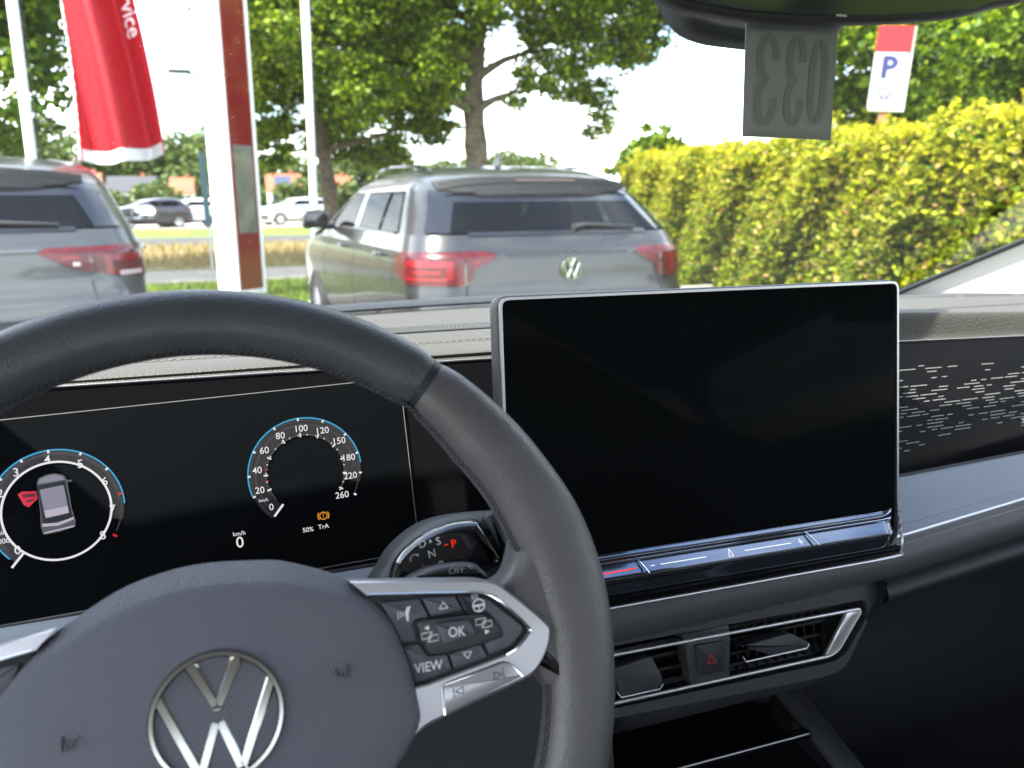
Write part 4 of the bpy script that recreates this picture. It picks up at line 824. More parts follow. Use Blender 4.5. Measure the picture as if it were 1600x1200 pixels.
# ------------------------------------------------------------------ foliage
def leafmat(name,cols,tip=None,trans=.35):
    m=bpy.data.materials.new(name); m.use_nodes=True; t=m.node_tree; t.nodes.clear(); L=t.links.new
    o=t.nodes.new('ShaderNodeOutputMaterial'); d=t.nodes.new('ShaderNodeBsdfPrincipled'); d.inputs['Roughness'].default_value=.5; d.inputs['Specular IOR Level'].default_value=.3
    tl=t.nodes.new('ShaderNodeBsdfTranslucent'); g=t.nodes.new('ShaderNodeNewGeometry'); r=t.nodes.new('ShaderNodeValToRGB'); el=r.color_ramp.elements
    for i,(p,c) in enumerate(cols):
        e=el[i] if i<2 else el.new(p); e.position=p; e.color=(*c,1)
    L(g.outputs['Random Per Island'],r.inputs['Fac']); src=r.outputs['Color']
    if tip:
        a=t.nodes.new('ShaderNodeAttribute'); a.attribute_name='growth'; mx=t.nodes.new('ShaderNodeMixRGB'); mx.inputs['Color2'].default_value=(*tip,1); L(a.outputs['Fac'],mx.inputs['Fac']); L(src,mx.inputs['Color1']); src=mx.outputs['Color']
    L(src,d.inputs['Base Color']); L(src,tl.inputs['Color']); mi=t.nodes.new('ShaderNodeMixShader'); mi.inputs[0].default_value=trans; L(d.outputs[0],mi.inputs[1]); L(tl.outputs[0],mi.inputs[2]); L(mi.outputs[0],o.inputs['Surface']); return m
def leaves(name,P,size,m,parent,growth=None,elong=1.4,up=.3,cup=.25):
    "one leaf blade (two folded quads' worth of triangles) per point"
    n=len(P); d=nr.normal(0,1,(n,3)); d[:,2]=d[:,2]*.6-up*.3; d/=np.linalg.norm(d,axis=1)[:,None]
    q=nr.normal(0,1,(n,3)); q=np.cross(d,q); q/=np.linalg.norm(q,axis=1)[:,None]; nn=np.cross(d,q)
    s=(size*nr.uniform(.6,1.35,n))[:,None]
    a=P-d*s*.5*elong; c_=P+d*s*.5*elong; w=s*.5; fold=nn*s*cup
    l_=P-q*w+fold; r_=P+q*w+fold
    V=np.stack([a,l_,c_,r_],1).reshape(-1,3)
    me=bpy.data.meshes.new(name); me.vertices.add(4*n); me.vertices.foreach_set('co',V.ravel())
    idx=np.arange(n)[:,None]*4+np.array([[0,2,1,0,3,2]]); me.loops.add(6*n); me.loops.foreach_set('vertex_index',idx.ravel())
    me.polygons.add(2*n); me.polygons.foreach_set('loop_start',np.arange(2*n)*3)
    me.update(calc_edges=True); me.validate(verbose=False)
    if growth is not None:
        at=me.attributes.new('growth','FLOAT','POINT'); at.data.foreach_set('value',np.repeat(growth,4).astype(np.float32))
    me.materials.append(m); o=bpy.data.objects.new(name,me); col.objects.link(o)
    if parent is not None: o.parent=parent
    return o
LG=[(0,(.025,.06,.004)),(1,(.34,.40,.014)),(.35,(.07,.13,.006)),(.7,(.17,.26,.010))]
M_leaf=leafmat('tree_leaf',LG,trans=.40)
M_leafd=leafmat('tree_leaf_dark',[(0,(.022,.055,.005)),(1,(.20,.26,.016)),(.5,(.06,.12,.008))],trans=.45)
M_leaff=leafmat('far_leaf',[(0,(.05,.08,.02)),(1,(.15,.19,.05)),(.5,(.09,.13,.03))],trans=.3)
M_bark=gmat('bark',(.15,.12,.09),(.32,.27,.21),9,(.23,.185,.14),bump=1.0)
def limb(b,p0,p1,r0,r1,bend=.1,seg=8,n=6):
    p0=Vector(p0);p1=Vector(p1);L_=(p1-p0).length; off=Vector((rnd.uniform(-1,1),rnd.uniform(-1,1),rnd.uniform(-.3,.6)))*L_*bend
    P=[p0.lerp(p1,t/n)+off*math.sin(math.pi*t/n)+Vector((rnd.uniform(-1,1),rnd.uniform(-1,1),0))*r0*.12 for t in range(n+1)]
    b.tube(P,[r0+(r1-r0)*t/n for t in range(n+1)],seg); return P[-1]
def tree(name,loc,h,tr,label,clumps,lsize,nleaf,m=None,cat='tree',group=None,branches=6,lean=(0,0),trunk_h=None,spread=1.0,elong=1.3):
    root=empty(name,loc,label,cat,group); b=MB(); th=trunk_h or h*.8
    top=Vector((lean[0],lean[1],th)); n=10
    P=[Vector((lean[0]*(t/n)**1.3+math.sin(t*1.1)*tr*.25,lean[1]*t/n,th*t/n)) for t in range(n+1)]
    b.tube(P,[tr*(1.25 if t==0 else 1-.72*t/n) for t in range(n+1)],12)
    cl=[(Vector(c),r) for c,r in clumps]
    for c,r in cl[:branches]:
        z=max(th*.28,min(th*.95,c.z-.35*abs(c.x))); t=z/th*n; i=min(n-1,int(t)); q=P[i].lerp(P[i+1],t-i)
        e=limb(b,q,c,tr*.34,tr*.05,.12,7,7)
        for k in range(3): limb(b,q.lerp(c,.45+.15*k),c+Vector((rnd.uniform(-1,1),rnd.uniform(-1,1),rnd.uniform(-.5,.8)))*r*.8,tr*.12,tr*.02,.12,5,4)
    b.build('trunk',M_bark,root)
    tot=sum(r**2 for _,r in cl); PTS=[]
    for c,r in cl:
        k=int(nleaf*r**2/tot)
        # twig clusters inside each clump leave gaps and light and dark groups
        nc=max(5,int(k/60)); d=nr.normal(0,1,(nc,3)); d/=np.linalg.norm(d,axis=1)[:,None]; rad=r*nr.uniform(.35,1.08,nc)**.6
        cc_=np.array(c)+d*rad[:,None]*np.array([1,1,.78])
        pick=nr.randint(0,nc,k); q=cc_[pick]+nr.normal(0,1,(k,3))*np.array([.24,.24,.13])*(.35+.35*r)
        PTS.append(q)
    PTS=np.concatenate(PTS); leaves('crown',PTS,lsize,m or M_leaf,root,elong=elong); return root
def blob(cx,cy,cz,rx,ry,rz,n,r0,r1,seed):
    q=random.Random(seed); out=[]
    for i in range(n):
        while 1:
            x,y,z=[q.uniform(-1,1) for _ in range(3)]
            if .25<x*x+y*y+z*z<1: break
        out.append(((cx+x*rx,cy+y*ry,cz+z*rz),q.uniform(r0,r1)))
    return out
# dir(px) helper values: X/Y directions were measured from the photograph, heights in metres
# broad maple, middle (thick trunk)
c3=[((-3.2,-.5,4.4),1.2),((-4.0,.3,5.6),1.5),((-2.2,-1.0,5.9),1.4),((-1.2,-.8,3.9),.85),((1.2,-.8,3.7),.6),((1.9,-.6,4.6),.9),((3.0,-.2,5.4),1.0),((4.2,0,6.0),.9),((2.7,.3,4.0),.55),((3.1,.1,3.0),.40),((3.2,.1,3.5),.45),((3.3,0,4.4),.6),((4.3,.1,4.9),.5),((5.1,.2,5.9),.6),((4.6,.1,5.3),.6),((2.2,-1,5.6),.9),((1.4,-.9,5.2),.8),((3.6,-.4,4.7),.6),((5.7,.3,5.4),.35),((.4,-1.6,5.6),1.1),((0,0,7.2),2.0),((-3,0,7.6),2.0),((3.4,0,7.8),1.9),((1.6,-1.4,6.6),1.3),((-1.4,-1.2,7.0),1.6),((0,0,9.5),2.6),((-2.6,-.8,3.3),.7),((-.9,-.5,4.9),1.0)]
tree('maple_tree',(5.0,17.6,0),10,.36,'tall maple with thick straight trunk directly behind the grey car with red tail lights ahead',c3,.085,115000,trunk_h=8.5,lean=(.3,0),group='roadside maples')
c2=[((-1.1,-.6,4.3),1.1),((-1.4,0,3.3),.7),((1.7,-.4,4.4),1.1),((2.4,-.5,3.4),.9),((.6,-1.2,3.6),.9),((-.6,-1.0,5.2),1.3),((1.6,-.8,5.8),1.4),((-1.2,0,6.0),1.2),((0,0,7.5),1.9),((-1.2,.5,8),1.3),((2.6,.5,7.8),1.7),((-1.5,.5,4.9),.8),((3.2,.6,5.0),1.0),((.2,1.2,3.0),.8),((1.6,1.2,2.6),.7),((-1.3,1.4,2.6),.6)]
tree('maple_tree',(1.95,20.2,0),10,.24,'maple with slender trunk standing just right of the white flagpole, behind the wing mirror',c2,.095,90000,M_leaf,trunk_h=8.5,lean=(-.25,0),group='roadside maples')
c1=blob(-.9,0,6.4,2.3,2.4,4.0,20,.9,1.5,5)+[((1.2,-1.5,2.9),.8),((-.2,-1.4,2.6),.8),((1.6,-.8,4.6),.8),((2.0,-.5,5.4),.7),((1.6,0,6.6),.8),((-2,-1,2.9),.9),((1.0,-1,3.8),.9),((-1,-1,4.2),1.1),((0.2,.2,2.4),.7)]
tree('maple_tree',(-4.4,15.6,0),10,.30,'dense dark tree behind the red flag at the left edge of the view',c1,.10,62000,M_leafd,trunk_h=8,group='roadside maples')
c4=blob(1.5,0,5.3,5.0,2.0,3.2,26,1.0,1.7,9)+[((-3.2,-.4,3.3),.55),((-2.6,-.4,4.0),.7),((-1.6,-.4,3.0),.8),((-.4,-.3,3.3),.9),((-2.9,0,5.0),.7),((2.8,0,3.2),.9),((4.4,0,3.4),1.0)]
tree('maple_tree',(12.8,13.2,0),9,.28,'light green maple rising behind the yellow hedge and the parking sign',c4,.11,80000,trunk_h=7,group='roadside maples')
# far small tree beside the hedge end
tree('young_tree',(16.4,30.8,0),4.2,.12,'small round green tree far off between the grey car ahead and the hedge',blob(0,0,2.8,1.3,1,1.2,9,.7,1.0,3),.2,7000,trunk_h=3)
# background woods
def woods(name,x0,x1,y,h0,h1,n,label,lsize=.5,nl=16000,seed=1,m=None):
    q=random.Random(seed); PT=[]
    for i in range(n):
        t=i/(n-1); x=x0+(x1-x0)*t+q.uniform(-2,2); h=h0+(h1-h0)*q.random(); yy=y+q.uniform(-5,5); r=h*q.uniform(.3,.45)
        k=nl//n; d=nr.normal(0,1,(k,3)); d/=np.linalg.norm(d,axis=1)[:,None]; nb=9; cen=nr.normal(0,.45,(nb,3))*r; cen[:,2]=nr.uniform(.1,.72,nb)*h
        pk=nr.randint(0,nb,k); PT.append(np.array([x,yy,0])+cen[pk]+d*(r*nr.uniform(.35,.62,k))[:,None]*np.array([1,1,.8]))
    o=leaves(name,np.concatenate(PT)*np.array([1,1,1]),lsize,m or M_leaff,None); tag(o,label,'woods',kind='stuff')
woods('distant_wood',-96,-4,246,20,29,26,'distant line of green trees beyond the houses, left of the white pylon',1.1,36000,2)
woods('distant_wood',-8,96,236,13,19,26,'distant green tree line between the pylon and the grey car with red tail lights',1.0,32000,4)
woods('bush_row',-24,-4,72,2.4,4.0,20,'row of light green bushes in front of the far dark-roofed house',.28,20000,6)
woods('bush_row',1,24,68,2.0,4.0,22,'row of bright green bushes around the orange-roofed house with solar panels',.28,22000,8)
# ------------------------------------------------------------------ hedge
HP=[(4.95,2.0),(5.45,4.2),(5.75,6.4),(6.35,9.4),(6.9,12.2),(7.3,14.2)]
def hpos(t):
    k=t*(len(HP)-1); i=np.minimum(k.astype(int),len(HP)-2); f_=k-i; A=np.array(HP); return A[i]*(1-f_)[:,None]+A[i+1]*f_[:,None]
hedge=empty('hedge',(5.9,7,0),'long clipped golden-green conifer hedge along the right side of the car park','hedge',world=True)
b=MB()
def hcore(u,v):
    p=hpos(np.array([u]))[0]; s=v*4; top=1.64+.16*u
    if s<1: return (p[0]+.16,p[1],top*s)
    if s<2: return (p[0]+.16+.9*(s-1),p[1],top)
    return (p[0]+1.06,p[1],top*max(0,3-s))
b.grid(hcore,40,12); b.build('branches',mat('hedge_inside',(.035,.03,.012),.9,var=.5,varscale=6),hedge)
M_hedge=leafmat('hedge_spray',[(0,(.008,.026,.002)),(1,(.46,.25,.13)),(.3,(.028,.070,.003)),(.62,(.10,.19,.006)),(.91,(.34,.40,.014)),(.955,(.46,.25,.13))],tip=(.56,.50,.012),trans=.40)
ns=14500
t=nr.uniform(0,1,ns)**.85; P2=hpos(t); zz=nr.uniform(0,1,ns); cap=nr.uniform(0,1,ns)<.32
lump=.10*np.sin(t*43+zz*6)+.07*np.sin(t*91+2*zz*5+1)
sx=np.where(cap,P2[:,0]+nr.uniform(-.05,1.1,ns),P2[:,0]+lump-.02); sz=np.where(cap,1.68+.05*np.sin(t*30)+nr.uniform(0,.08,ns)+.22*t,.02+(1.72+.18*t)*zz)
stub=(nr.uniform(0,1,ns)<.12)&cap; sz=np.where(stub,sz+nr.uniform(.03,.15,ns),sz)
base=np.stack([sx,P2[:,1]+nr.normal(0,.05,ns),sz],1)
od=np.stack([np.where(cap,nr.normal(0,.5,ns),-1+nr.normal(0,.25,ns)),nr.normal(0,.6,ns),np.where(cap,1.0,nr.normal(.25,.4,ns))],1); od/=np.linalg.norm(od,axis=1)[:,None]
K_=20; ln=nr.uniform(.09,.23,ns)[:,None]
side=np.cross(od,nr.normal(0,1,(ns,3))); side/=np.linalg.norm(side,axis=1)[:,None]
PT=[];GR=[]
for k in range(K_):
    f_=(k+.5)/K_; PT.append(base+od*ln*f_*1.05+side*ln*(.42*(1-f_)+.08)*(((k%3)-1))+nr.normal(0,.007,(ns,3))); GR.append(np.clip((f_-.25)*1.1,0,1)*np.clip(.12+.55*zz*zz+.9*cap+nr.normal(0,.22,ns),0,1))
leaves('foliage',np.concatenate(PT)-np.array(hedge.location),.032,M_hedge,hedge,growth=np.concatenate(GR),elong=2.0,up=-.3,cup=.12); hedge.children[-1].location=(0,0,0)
# ------------------------------------------------------------------ vehicles
def interp(z,T,k):
    return ip(z,[(r[0],r[k]) for r in T])
TAB=[ # z, half width, rear y, front y, rear corner radius
(.20,.80,.16,4.02,.20),(.34,.86,.04,4.16,.22),(.50,.895,.0,4.21,.24),(.74,.910,.0,4.22,.26),(.80,.912,.025,4.22,.27),(.86,.912,.045,4.20,.28),(.99,.908,.055,3.95,.28),(1.045,.900,.062,3.5,.28),(1.052,.899,.078,3.42,.28),(1.07,.893,.098,3.25,.27),(1.15,.868,.150,3.08,.26),(1.19,.852,.205,2.98,.25),(1.28,.812,.315,2.76,.24),(1.38,.765,.435,2.52,.24),(1.44,.730,.52,2.36,.25),(1.49,.690,.61,2.16,.28),(1.53,.62,.74,1.92,.30),(1.555,.52,.90,1.70,.28),(1.567,.36,1.0,1.5,.22),(1.572,.12,1.2,1.3,.05)]
def surf(t,z,off=0):
    sg=-1 if t<0 else 1; t=abs(t); w=interp(z,TAB,1);yr=interp(z,TAB,2);yf=interp(z,TAB,3);rc=min(interp(z,TAB,4),w*.9,(yf-yr)*.4)
    bow=(.055+.075*max(0,min(1,(z-1.08)/.1)))*(w/.9)
    if t<.25: x=(w-rc)*t/.25; p=(x,yr-0+bow*((x/w)**2-.6)); n=(bow*2*x/w/w,-1)
    elif t<.35:
        a=(t-.25)/.10*math.pi/2; p=(w-rc+rc*math.sin(a),yr+rc*(1-math.cos(a))+bow*(((w-rc)/w)**2-.6)*(1-math.sin(a))); n=(math.sin(a),-math.cos(a))
    elif t<.75: f=(t-.35)/.4; p=(w,yr+rc+(yf-yr-2*rc)*f); n=(1,0)
    elif t<.85:
        a=(t-.75)/.10*math.pi/2; p=(w-rc+rc*math.cos(a),yf-rc+rc*math.sin(a)); n=(math.cos(a),math.sin(a))
    else: f=(t-.85)/.15; p=((w-rc)*(1-f),yf); n=(0,1)
    l_=math.hypot(*n); n=(n[0]/l_,n[1]/l_)
    return (sg*(p[0]+n[0]*off),p[1]+n[1]*off,z)
def ty(y,z):
    "side parameter for a given y"
    yr=interp(z,TAB,2);yf=interp(z,TAB,3);rc=interp(z,TAB,4); return .35+.4*max(0,min(1,(y-yr-rc)/(yf-yr-2*rc)))
def tx(x,z):
    w=interp(z,TAB,1);rc=interp(z,TAB,4)
    if x<w-rc: return .25*x/(w-rc)
    return .25+.10*math.asin(min(1,(x-(w-rc))/rc))/(math.pi/2)
def patch(b,t0,t1,zl,zu,nu=16,nv=8,off=0,skin=True):
    fl=zl if callable(zl) else (lambda t:zl); fu=zu if callable(zu) else (lambda t:zu)
    f0=t0 if callable(t0) else (lambda v:t0); f1=t1 if callable(t1) else (lambda v:t1)
    def q(u,v):
        t=f0(v)+(f1(v)-f0(v))*u; return surf(t,fl(t)+(fu(t)-fl(t))*v,off)
    b.grid(q,nu,nv)
M_tyre=mat('tyre_rubber',(.02,.02,.021),.85); M_rim=mat('alloy_rim',(.5,.5,.52),.3,metal=.9)
M_wind=glass('car_window',(.035,.055,.095),.6); M_winds=glass('car_side_window',(.012,.016,.02),.13)
M_pb=mat('car_gloss_black',(.006,.006,.007),.08,coat=.5); M_spoil=mat('spoiler_dark',(.012,.012,.013),.3,coat=.3); M_pp=mat('car_plastic_black',(.02,.02,.022),.6)
M_tail=mat('tail_lamp_red',(.065,.0004,.002),.25,coat=.12,var=.4,varscale=14); M_taild=mat('tail_lamp_dark_red',(.03,.001,.002),.15,coat=1); M_tailb=mat('tail_lamp_bright_red',(.17,.001,.004),.2,coat=.25); M_clear=mat('reverse_lens',(.45,.36,.34),.15,coat=1)
M_head2=mat('head_lamp',(.7,.72,.75),.08,coat=1)
def paint(name,c,metal=.55): 
    m=mat(name,c,.26,metal=metal,coat=.55); return m
def suv(name,loc,rz,label,body_m,zs=1.0,detail=True,style=0,group=None,cat='car',k=1.0):
    root=empty(name,loc,label,cat,group,rz=rz)
    belt=1.155
    b=MB()
    LV=[.20,.27,.34,.42,.50,.62,.74,.80,.86,.92,.99,1.03,1.045,1.052,1.06,1.07,1.11,belt]
    S=[-.99999+1.99998*i/160 for i in range(161)]
    vs=[surf(t,z) for z in LV for t in S]; n=len(S)
    b.add(vs,[(j*n+i,j*n+i+1,(j+1)*n+i+1,(j+1)*n+i) for j in range(len(LV)-1) for i in range(n-1)])
    # hood / shelf closing strips at the belt front
    RL=[1.405,1.44,1.465,1.49,1.51,1.53,1.545,1.555,1.562,1.567,1.571]
    vs=[surf(t,z) for z in RL for t in S]; b.add(vs,[(j*n+i,j*n+i+1,(j+1)*n+i+1,(j+1)*n+i) for j in range(len(RL)-1) for i in range(n-1)]); b.f.append(tuple(len(b.v)-n+i for i in range(n)))
    # pillars: rear (D), C, B, A
    def pil(y0,y1):
        for s in (-1,1):
            patch(b,lambda v,s=s:s*(y0(v) if callable(y0) else y0),lambda v,s=s:s*(y1(v) if callable(y1) else y1),belt,1.405,8,8)
    zz_=lambda v:belt+(1.405-belt)*v
    pil(lambda v:ty(2.78-.45*v,zz_(v)),lambda v:min(.85,.80))
    body=b.build('body',body_m,root,angle=50)
    for s in (-1,1): b=MB(); patch(b,lambda v,s=s:s*tx(.80-.13*v,zz_(v)),lambda v,s=s:s*ty(.56+.22*v,zz_(v)),belt,1.405,8,8); b.build('rear_pillar',body_m if style else M_spoil,root)
    # black B pillar, C trim
    for s in (-1,1): b=MB(); y0,y1=1.70,1.80; patch(b,lambda v,s=s:s*ty(y0+.03*v,zz_(v)),lambda v,s=s:s*ty(y1+.03*v,zz_(v)),belt,1.405,2,6,.001); b.build('door_pillar',M_pb,root)
    # glass
    b=MB(); patch(b,lambda v:-tx(.80-.13*v,zz_(v)),lambda v:tx(.80-.13*v,zz_(v)),belt+.012,1.40,24,10,.002); rw=b.build('rear_window',M_wind,root)
    b=MB()
    e0=lambda v:tx(.80-.13*v,zz_(v))
    for s in (-1,1): patch(b,lambda v,s=s:s*(e0(v)-.035),lambda v,s=s:s*(e0(v)+.004),belt+.012,1.40,3,10,.004)
    patch(b,-.24,.24,belt-.006,belt+.016,20,2,.005); patch(b,lambda v:-tx(.70,1.38),lambda v:tx(.70,1.38),1.335,1.405,20,3,.006); b.build('window_frame',M_pb,rw)
    for s in (-1,1):
        for nm,y0,y1 in (('side_window',.60,1.02),('side_window',1.10,1.70),('side_window',1.80,2.62)):
            b=MB(); patch(b,lambda v,s=s:s*ty(y0+(.22*v if y0<1 else .03*v),zz_(v)),lambda v,s=s:s*ty(y1-(.42*v if y1>2 else -.03*v),zz_(v)),belt+.01,1.395,8,6,.001); b.build(nm,M_winds,root)
        b=MB(); P_=[surf(s*ty(y,belt),belt,.004) for y in np.linspace(.66,2.75,14)]; b.tube(P_,.006,6); b.build('window_trim',M_pb if style==0 else M_chrome,root)
    b=MB(); patch(b,.85,1.0,belt,1.40,6,6,.002); patch(b,-.85,-1.0,belt,1.40,6,6,.002); b.build('windscreen',M_wind,root)
    # spoiler with dark underside
    zs_=1.455
    b=MB()
    def sp(u,v):
        x=(2*u-1)*(.645); e=abs(2*u-1)**4; yy=.355+.05*(2*u-1)**2+.10*e; d=v*2
        if d<1: return (x,.74-(.74-yy)*d,1.512-.035*d-.02*e-.020*(2*u-1)**2*(1))
        return (x*(1-.02*(d-1)),yy+.20*(d-1),1.477-.085*(d-1)-.02*e-.02*(2*u-1)**2-.025)
    b.grid(sp,24,12); spo=b.build('roof_spoiler',body_m if style else M_spoil,root,angle=60)
    b=MB(); b.grid(lambda u,v:((2*u-1)*.62,.375+.05*(2*u-1)**2+.10*v,1.405-.030*v-.03*(2*u-1)**4),12,4); b.grid(lambda u,v:((2*u-1)*.640,.358+.05*(2*u-1)**2+.10*abs(2*u-1)**4,1.478-.098*v-.03*(2*u-1)**4),16,2); b.build('spoiler_underside',M_pp,spo)
    if style==0:
        b=MB(); b.grid(lambda u,v:((2*u-1)*.20,.350,1.468-.012*v),6,1); b.build('high_brake_light',M_taild,spo)
    # tail lamps
    for s in (-1,1):
        if style==0: pin,zin,zt0,zb0,kx,zt1,zb1=.455,1.040,1.063,.885,.62,1.060,.885
        else: pin,zin,zt0,zb0,kx,zt1,zb1=.40,1.040,1.060,.93,.62,1.07,.885
        ti_,tk,te=tx(pin,1.0),tx(.645,1.0),ty(.52,1.0)
        def up(t): t=abs(t); return ip(t,[(ti_,zin),(ti_+.015,zt0),(tk,zt0+.004),(te-.02,zt1),(te,zt1-.03)])
        def lo(t):
            t=abs(t); return ip(t,[(ti_,zin-.006),(ti_+.055,.965 if style==0 else .955),(tk-.03,.955 if style==0 else .95),(tk-.002,zb0),(tk,zb0),(te-.03,zb1),(te,zb1+.05)])
        b=MB(); patch(b,s*ti_,s*te,lo,up,40,8,.007); tl=b.build('tail_light',M_tail,root,angle=60)
        b=MB(); patch(b,s*ti_,s*te,lambda t:lo(t)-.004,lo,40,1,.0075); patch(b,s*ti_,s*te,up,lambda t:up(t)+.004,40,1,.0075); patch(b,s*(tk-.003),s*(tk+.001),zb0,zt0,2,4,.009); b.build('lamp_rim',M_taild,tl)
        b=MB(); patch(b,s*(tk+.014),s*(te-.035),.985,1.02,8,2,.009); b.build('lamp_segment',M_tailb,tl); b=MB(); patch(b,s*(ti_+.04),s*(tk-.02),1.0,1.015,8,1,.009); b.build('lamp_segment',M_tailb,tl); b=MB(); patch(b,s*(tk+.014),s*(tk+.022),.915,1.02,2,3,.009); b.build('lamp_segment',M_tailb,tl); b=MB(); patch(b,s*(tk+.022),s*(te-.03),.91,.925,6,1,.009); b.build('lamp_segment',M_tailb,tl)
        b=MB(); patch(b,s*(ti_+.06),s*(tk-.02),.965,.985,6,2,.0095) if style else patch(b,s*(tk+.03),s*(te-.05),.945,.965,6,2,.0095)
        if style: patch(b,s*(tk+.03),s*(te-.05),.905,.93,6,2,.0095)
        b.build('reverse_lens',M_clear if style else M_tailb,tl)
    # crease line and panel gaps
    b=MB(); patch(b,-tx(.395,1.04),tx(.395,1.04),1.035,1.046,24,1,.0035)
    for s in (-1,1): patch(b,s*(tx(.645,.8)-.001),s*(tx(.645,.8)+.002),.60,.885,1,8,.0025)
    b.build('panel_gap',M_pp,root)
    if style:
        b=MB(); patch(b,-tx(.395,1.04),tx(.395,1.04),1.047,1.053,24,1,.004); b.build('tailgate_trim',M_satin,root)
    b=MB(); patch(b,-.42,.42,.20,.44,40,5,.012); patch(b,-.75,-.42,.20,.34,20,3,.012); patch(b,.75,.42,.20,.34,20,3,.012); b.build('lower_cladding',M_pp,root)
    b=MB(); patch(b,-.20,.20,.53,.70,14,3,.004); b.build('plate_recess',M_pp,root)
    b=MB(); b.prism(Fr((0,-.055,.56),(1,0,0),(0,0,1),(0,-1,0)),rounded(rectp(-.26,-.19,.26,-.085),.01),-.02,.0); b.build('number_plate',mat('plate_white',(.7,.7,.7),.4),root)
    # doors: seams, handles, arches, wheels
    for s in (-1,1):
        for yy in (.62,1.76,2.86):
            b=MB(); patch(b,lambda v,s=s,yy=yy:s*ty(yy,.9),lambda v,s=s,yy=yy:s*(ty(yy,.9)+.0016),.42 if yy>.7 else .85,belt,1,10,.002); b.build('door_gap',M_pp,root)
        for yy in (.80,1.93):
            q0=surf(s*ty(yy,1.02),1.02,.018);q1=surf(s*ty(yy+.10,1.02),1.02,.036);q2=surf(s*ty(yy+.2,1.02),1.02,.018)
            b=MB(); b.tube([surf(s*ty(yy,1.02),1.02,0),q0,q1,q2,surf(s*ty(yy+.2,1.02),1.02,0)],[.010,.013,.013,.013,.010],8); b.build('door_handle',body_m if style==0 else M_satin,root)
        for yc in (.86,3.44):
            b=MB(); rim_y=[(.385*math.cos(a),.385*math.sin(a)) for a in np.linspace(0,math.pi,22)]
            inn=[(.335*math.cos(a),.335*math.sin(a)) for a in np.linspace(math.pi,0,22)]
            fr_=Fr((s*.905,yc,.335),(0,1,0),(0,0,1),(s,0,0))
            m_=len(rim_y); vs=[fr_.p(*p,.012) for p in rim_y]+[fr_.p(*p,.012) for p in inn[::-1]]+[fr_.p(*p,-.05) for p in rim_y]+[fr_.p(*p,-.12) for p in inn[::-1]]
            b.add(vs,[(i,i+1,m_+i+1,m_+i) for i in range(m_-1)]+[(2*m_+i,2*m_+i+1,i+1,i) for i in range(m_-1)]+[(m_+i,m_+i+1,3*m_+i+1,3*m_+i) for i in range(m_-1)])
            b.build('wheel_arch',M_pp,root)
            wf_=Fr((s*.90,yc,.335),(0,1,0),(0,0,1),(s,0,0)); b=MB()
            b.lathe(wf_,[(.20,-.20),(.325,-.20),(.335,-.17),(.335,-.03),(.325,.008),(.27,.018),(.235,.012),(.22,-.02)],32); wh=b.build('wheel',M_tyre,root)
            b=MB(); b.lathe(wf_,[(.235,.012),(.225,.004),(.215,-.04),(.05,-.05),(.0,-.05)],32)
            for kk in range(5):
                a=kk*2*math.pi/5; ff=Fr(wf_.p(0,0,0),np.array(wf_.u)*math.cos(a)+np.array(wf_.v)*math.sin(a),-np.array(wf_.u)*math.sin(a)+np.array(wf_.v)*math.cos(a),wf_.n); b.prism(ff,[(.03,-.028),(.222,-.02),(.222,.02),(.03,.028)],-.045,.004,.004)
            b.build('rim',M_rim,wh)
        # mirror
        b=MB(); c0=Vector((s*1.02,2.56,1.20)); fr_=Fr(c0,(1,0,0),(0,0,1),(0,-1,0)); b.prism(fr_,rounded([(-.10,-.075),(.10,-.06),(.11,.05),(.05,.085),(-.09,.07)],.04,4),-.11,.02,.035,4)
        b.tube([(s*.86,2.60,1.15),(s*.95,2.58,1.14),(s*.99,2.57,1.16)],[.03,.022,.02],8); dm=b.build('door_mirror',M_pb if style==0 else body_m,root,angle=60)
        b=MB(); b.prism(fr_,rounded([(-.085,-.058),(.085,-.046),(.093,.038),(.042,.068),(-.075,.056)],.03,4),.018,.023,.001); b.build('mirror_glass',M_pb if style==0 else M_chrome,dm)
        # roof rail
        b=MB(); b.tube([(s*.60,.74,1.52),(s*.605,.84,1.545),(s*.61,1.0,1.562),(s*.61,1.6,1.578),(s*.60,2.0,1.562),(s*.585,2.2,1.53)],[.008,.011,.011,.011,.011,.008],8); b.build('roof_rail',M_pb if style==0 else M_satin,root)
    # emblem, wiper, antenna
    q=surf(0,.965,.0); fr_=Fr((0,q[1]-.001,.955),(1,0,0),(0,.03,1),(0,-1,.03)); b=MB(); b.lathe(fr_,[(.064,-.02),(.064,.006),(0,.008)],32); b.build('emblem_base',M_pb,root)
    emblem(fr_,(0,0),.066,.006,.016,'emblem',M_chrome,root,.1,.17)
    b=MB(); xs_=.12 if style==0 else -.02
    b.tube([surf(tx(.06,1.2),1.185,.02),surf(tx(.14,1.2),1.20,.03),surf(tx(.34,1.2),1.192,.03),surf(tx(.50,1.2),1.185,.03)],[.022,.016,.010,.006],6); b.build('rear_wiper',M_pp,root)
    b=MB(); b.prism(Fr((0,1.15,1.572),(0,1,0),(0,0,1),(1,0,0)),[(-.10,-.02),(.06,-.02),(-.05,.07),(-.085,.075)],-.012,.012,.004); b.build('antenna_fin',M_pb,root)
    # cabin: floor deck, seats with headrests, dash
    b=MB(); b.box(-.80,.80,.45,2.9,.45,.60); b.box(-.75,.75,2.7,2.95,.9,1.12)
    b.build('cabin_floor',M_pp,root)
    for x in (-.40,.40):
        b=MB(); b.box(x-.25,x+.25,1.85,1.97,.6,1.22); fs_=b.build('front_seat',M_pp,root,bevel=.03); b=MB(); b.box(x-.12,x+.12,1.86,1.94,1.21,1.42); b.build('headrest',M_pp,fs_,bevel=.03)
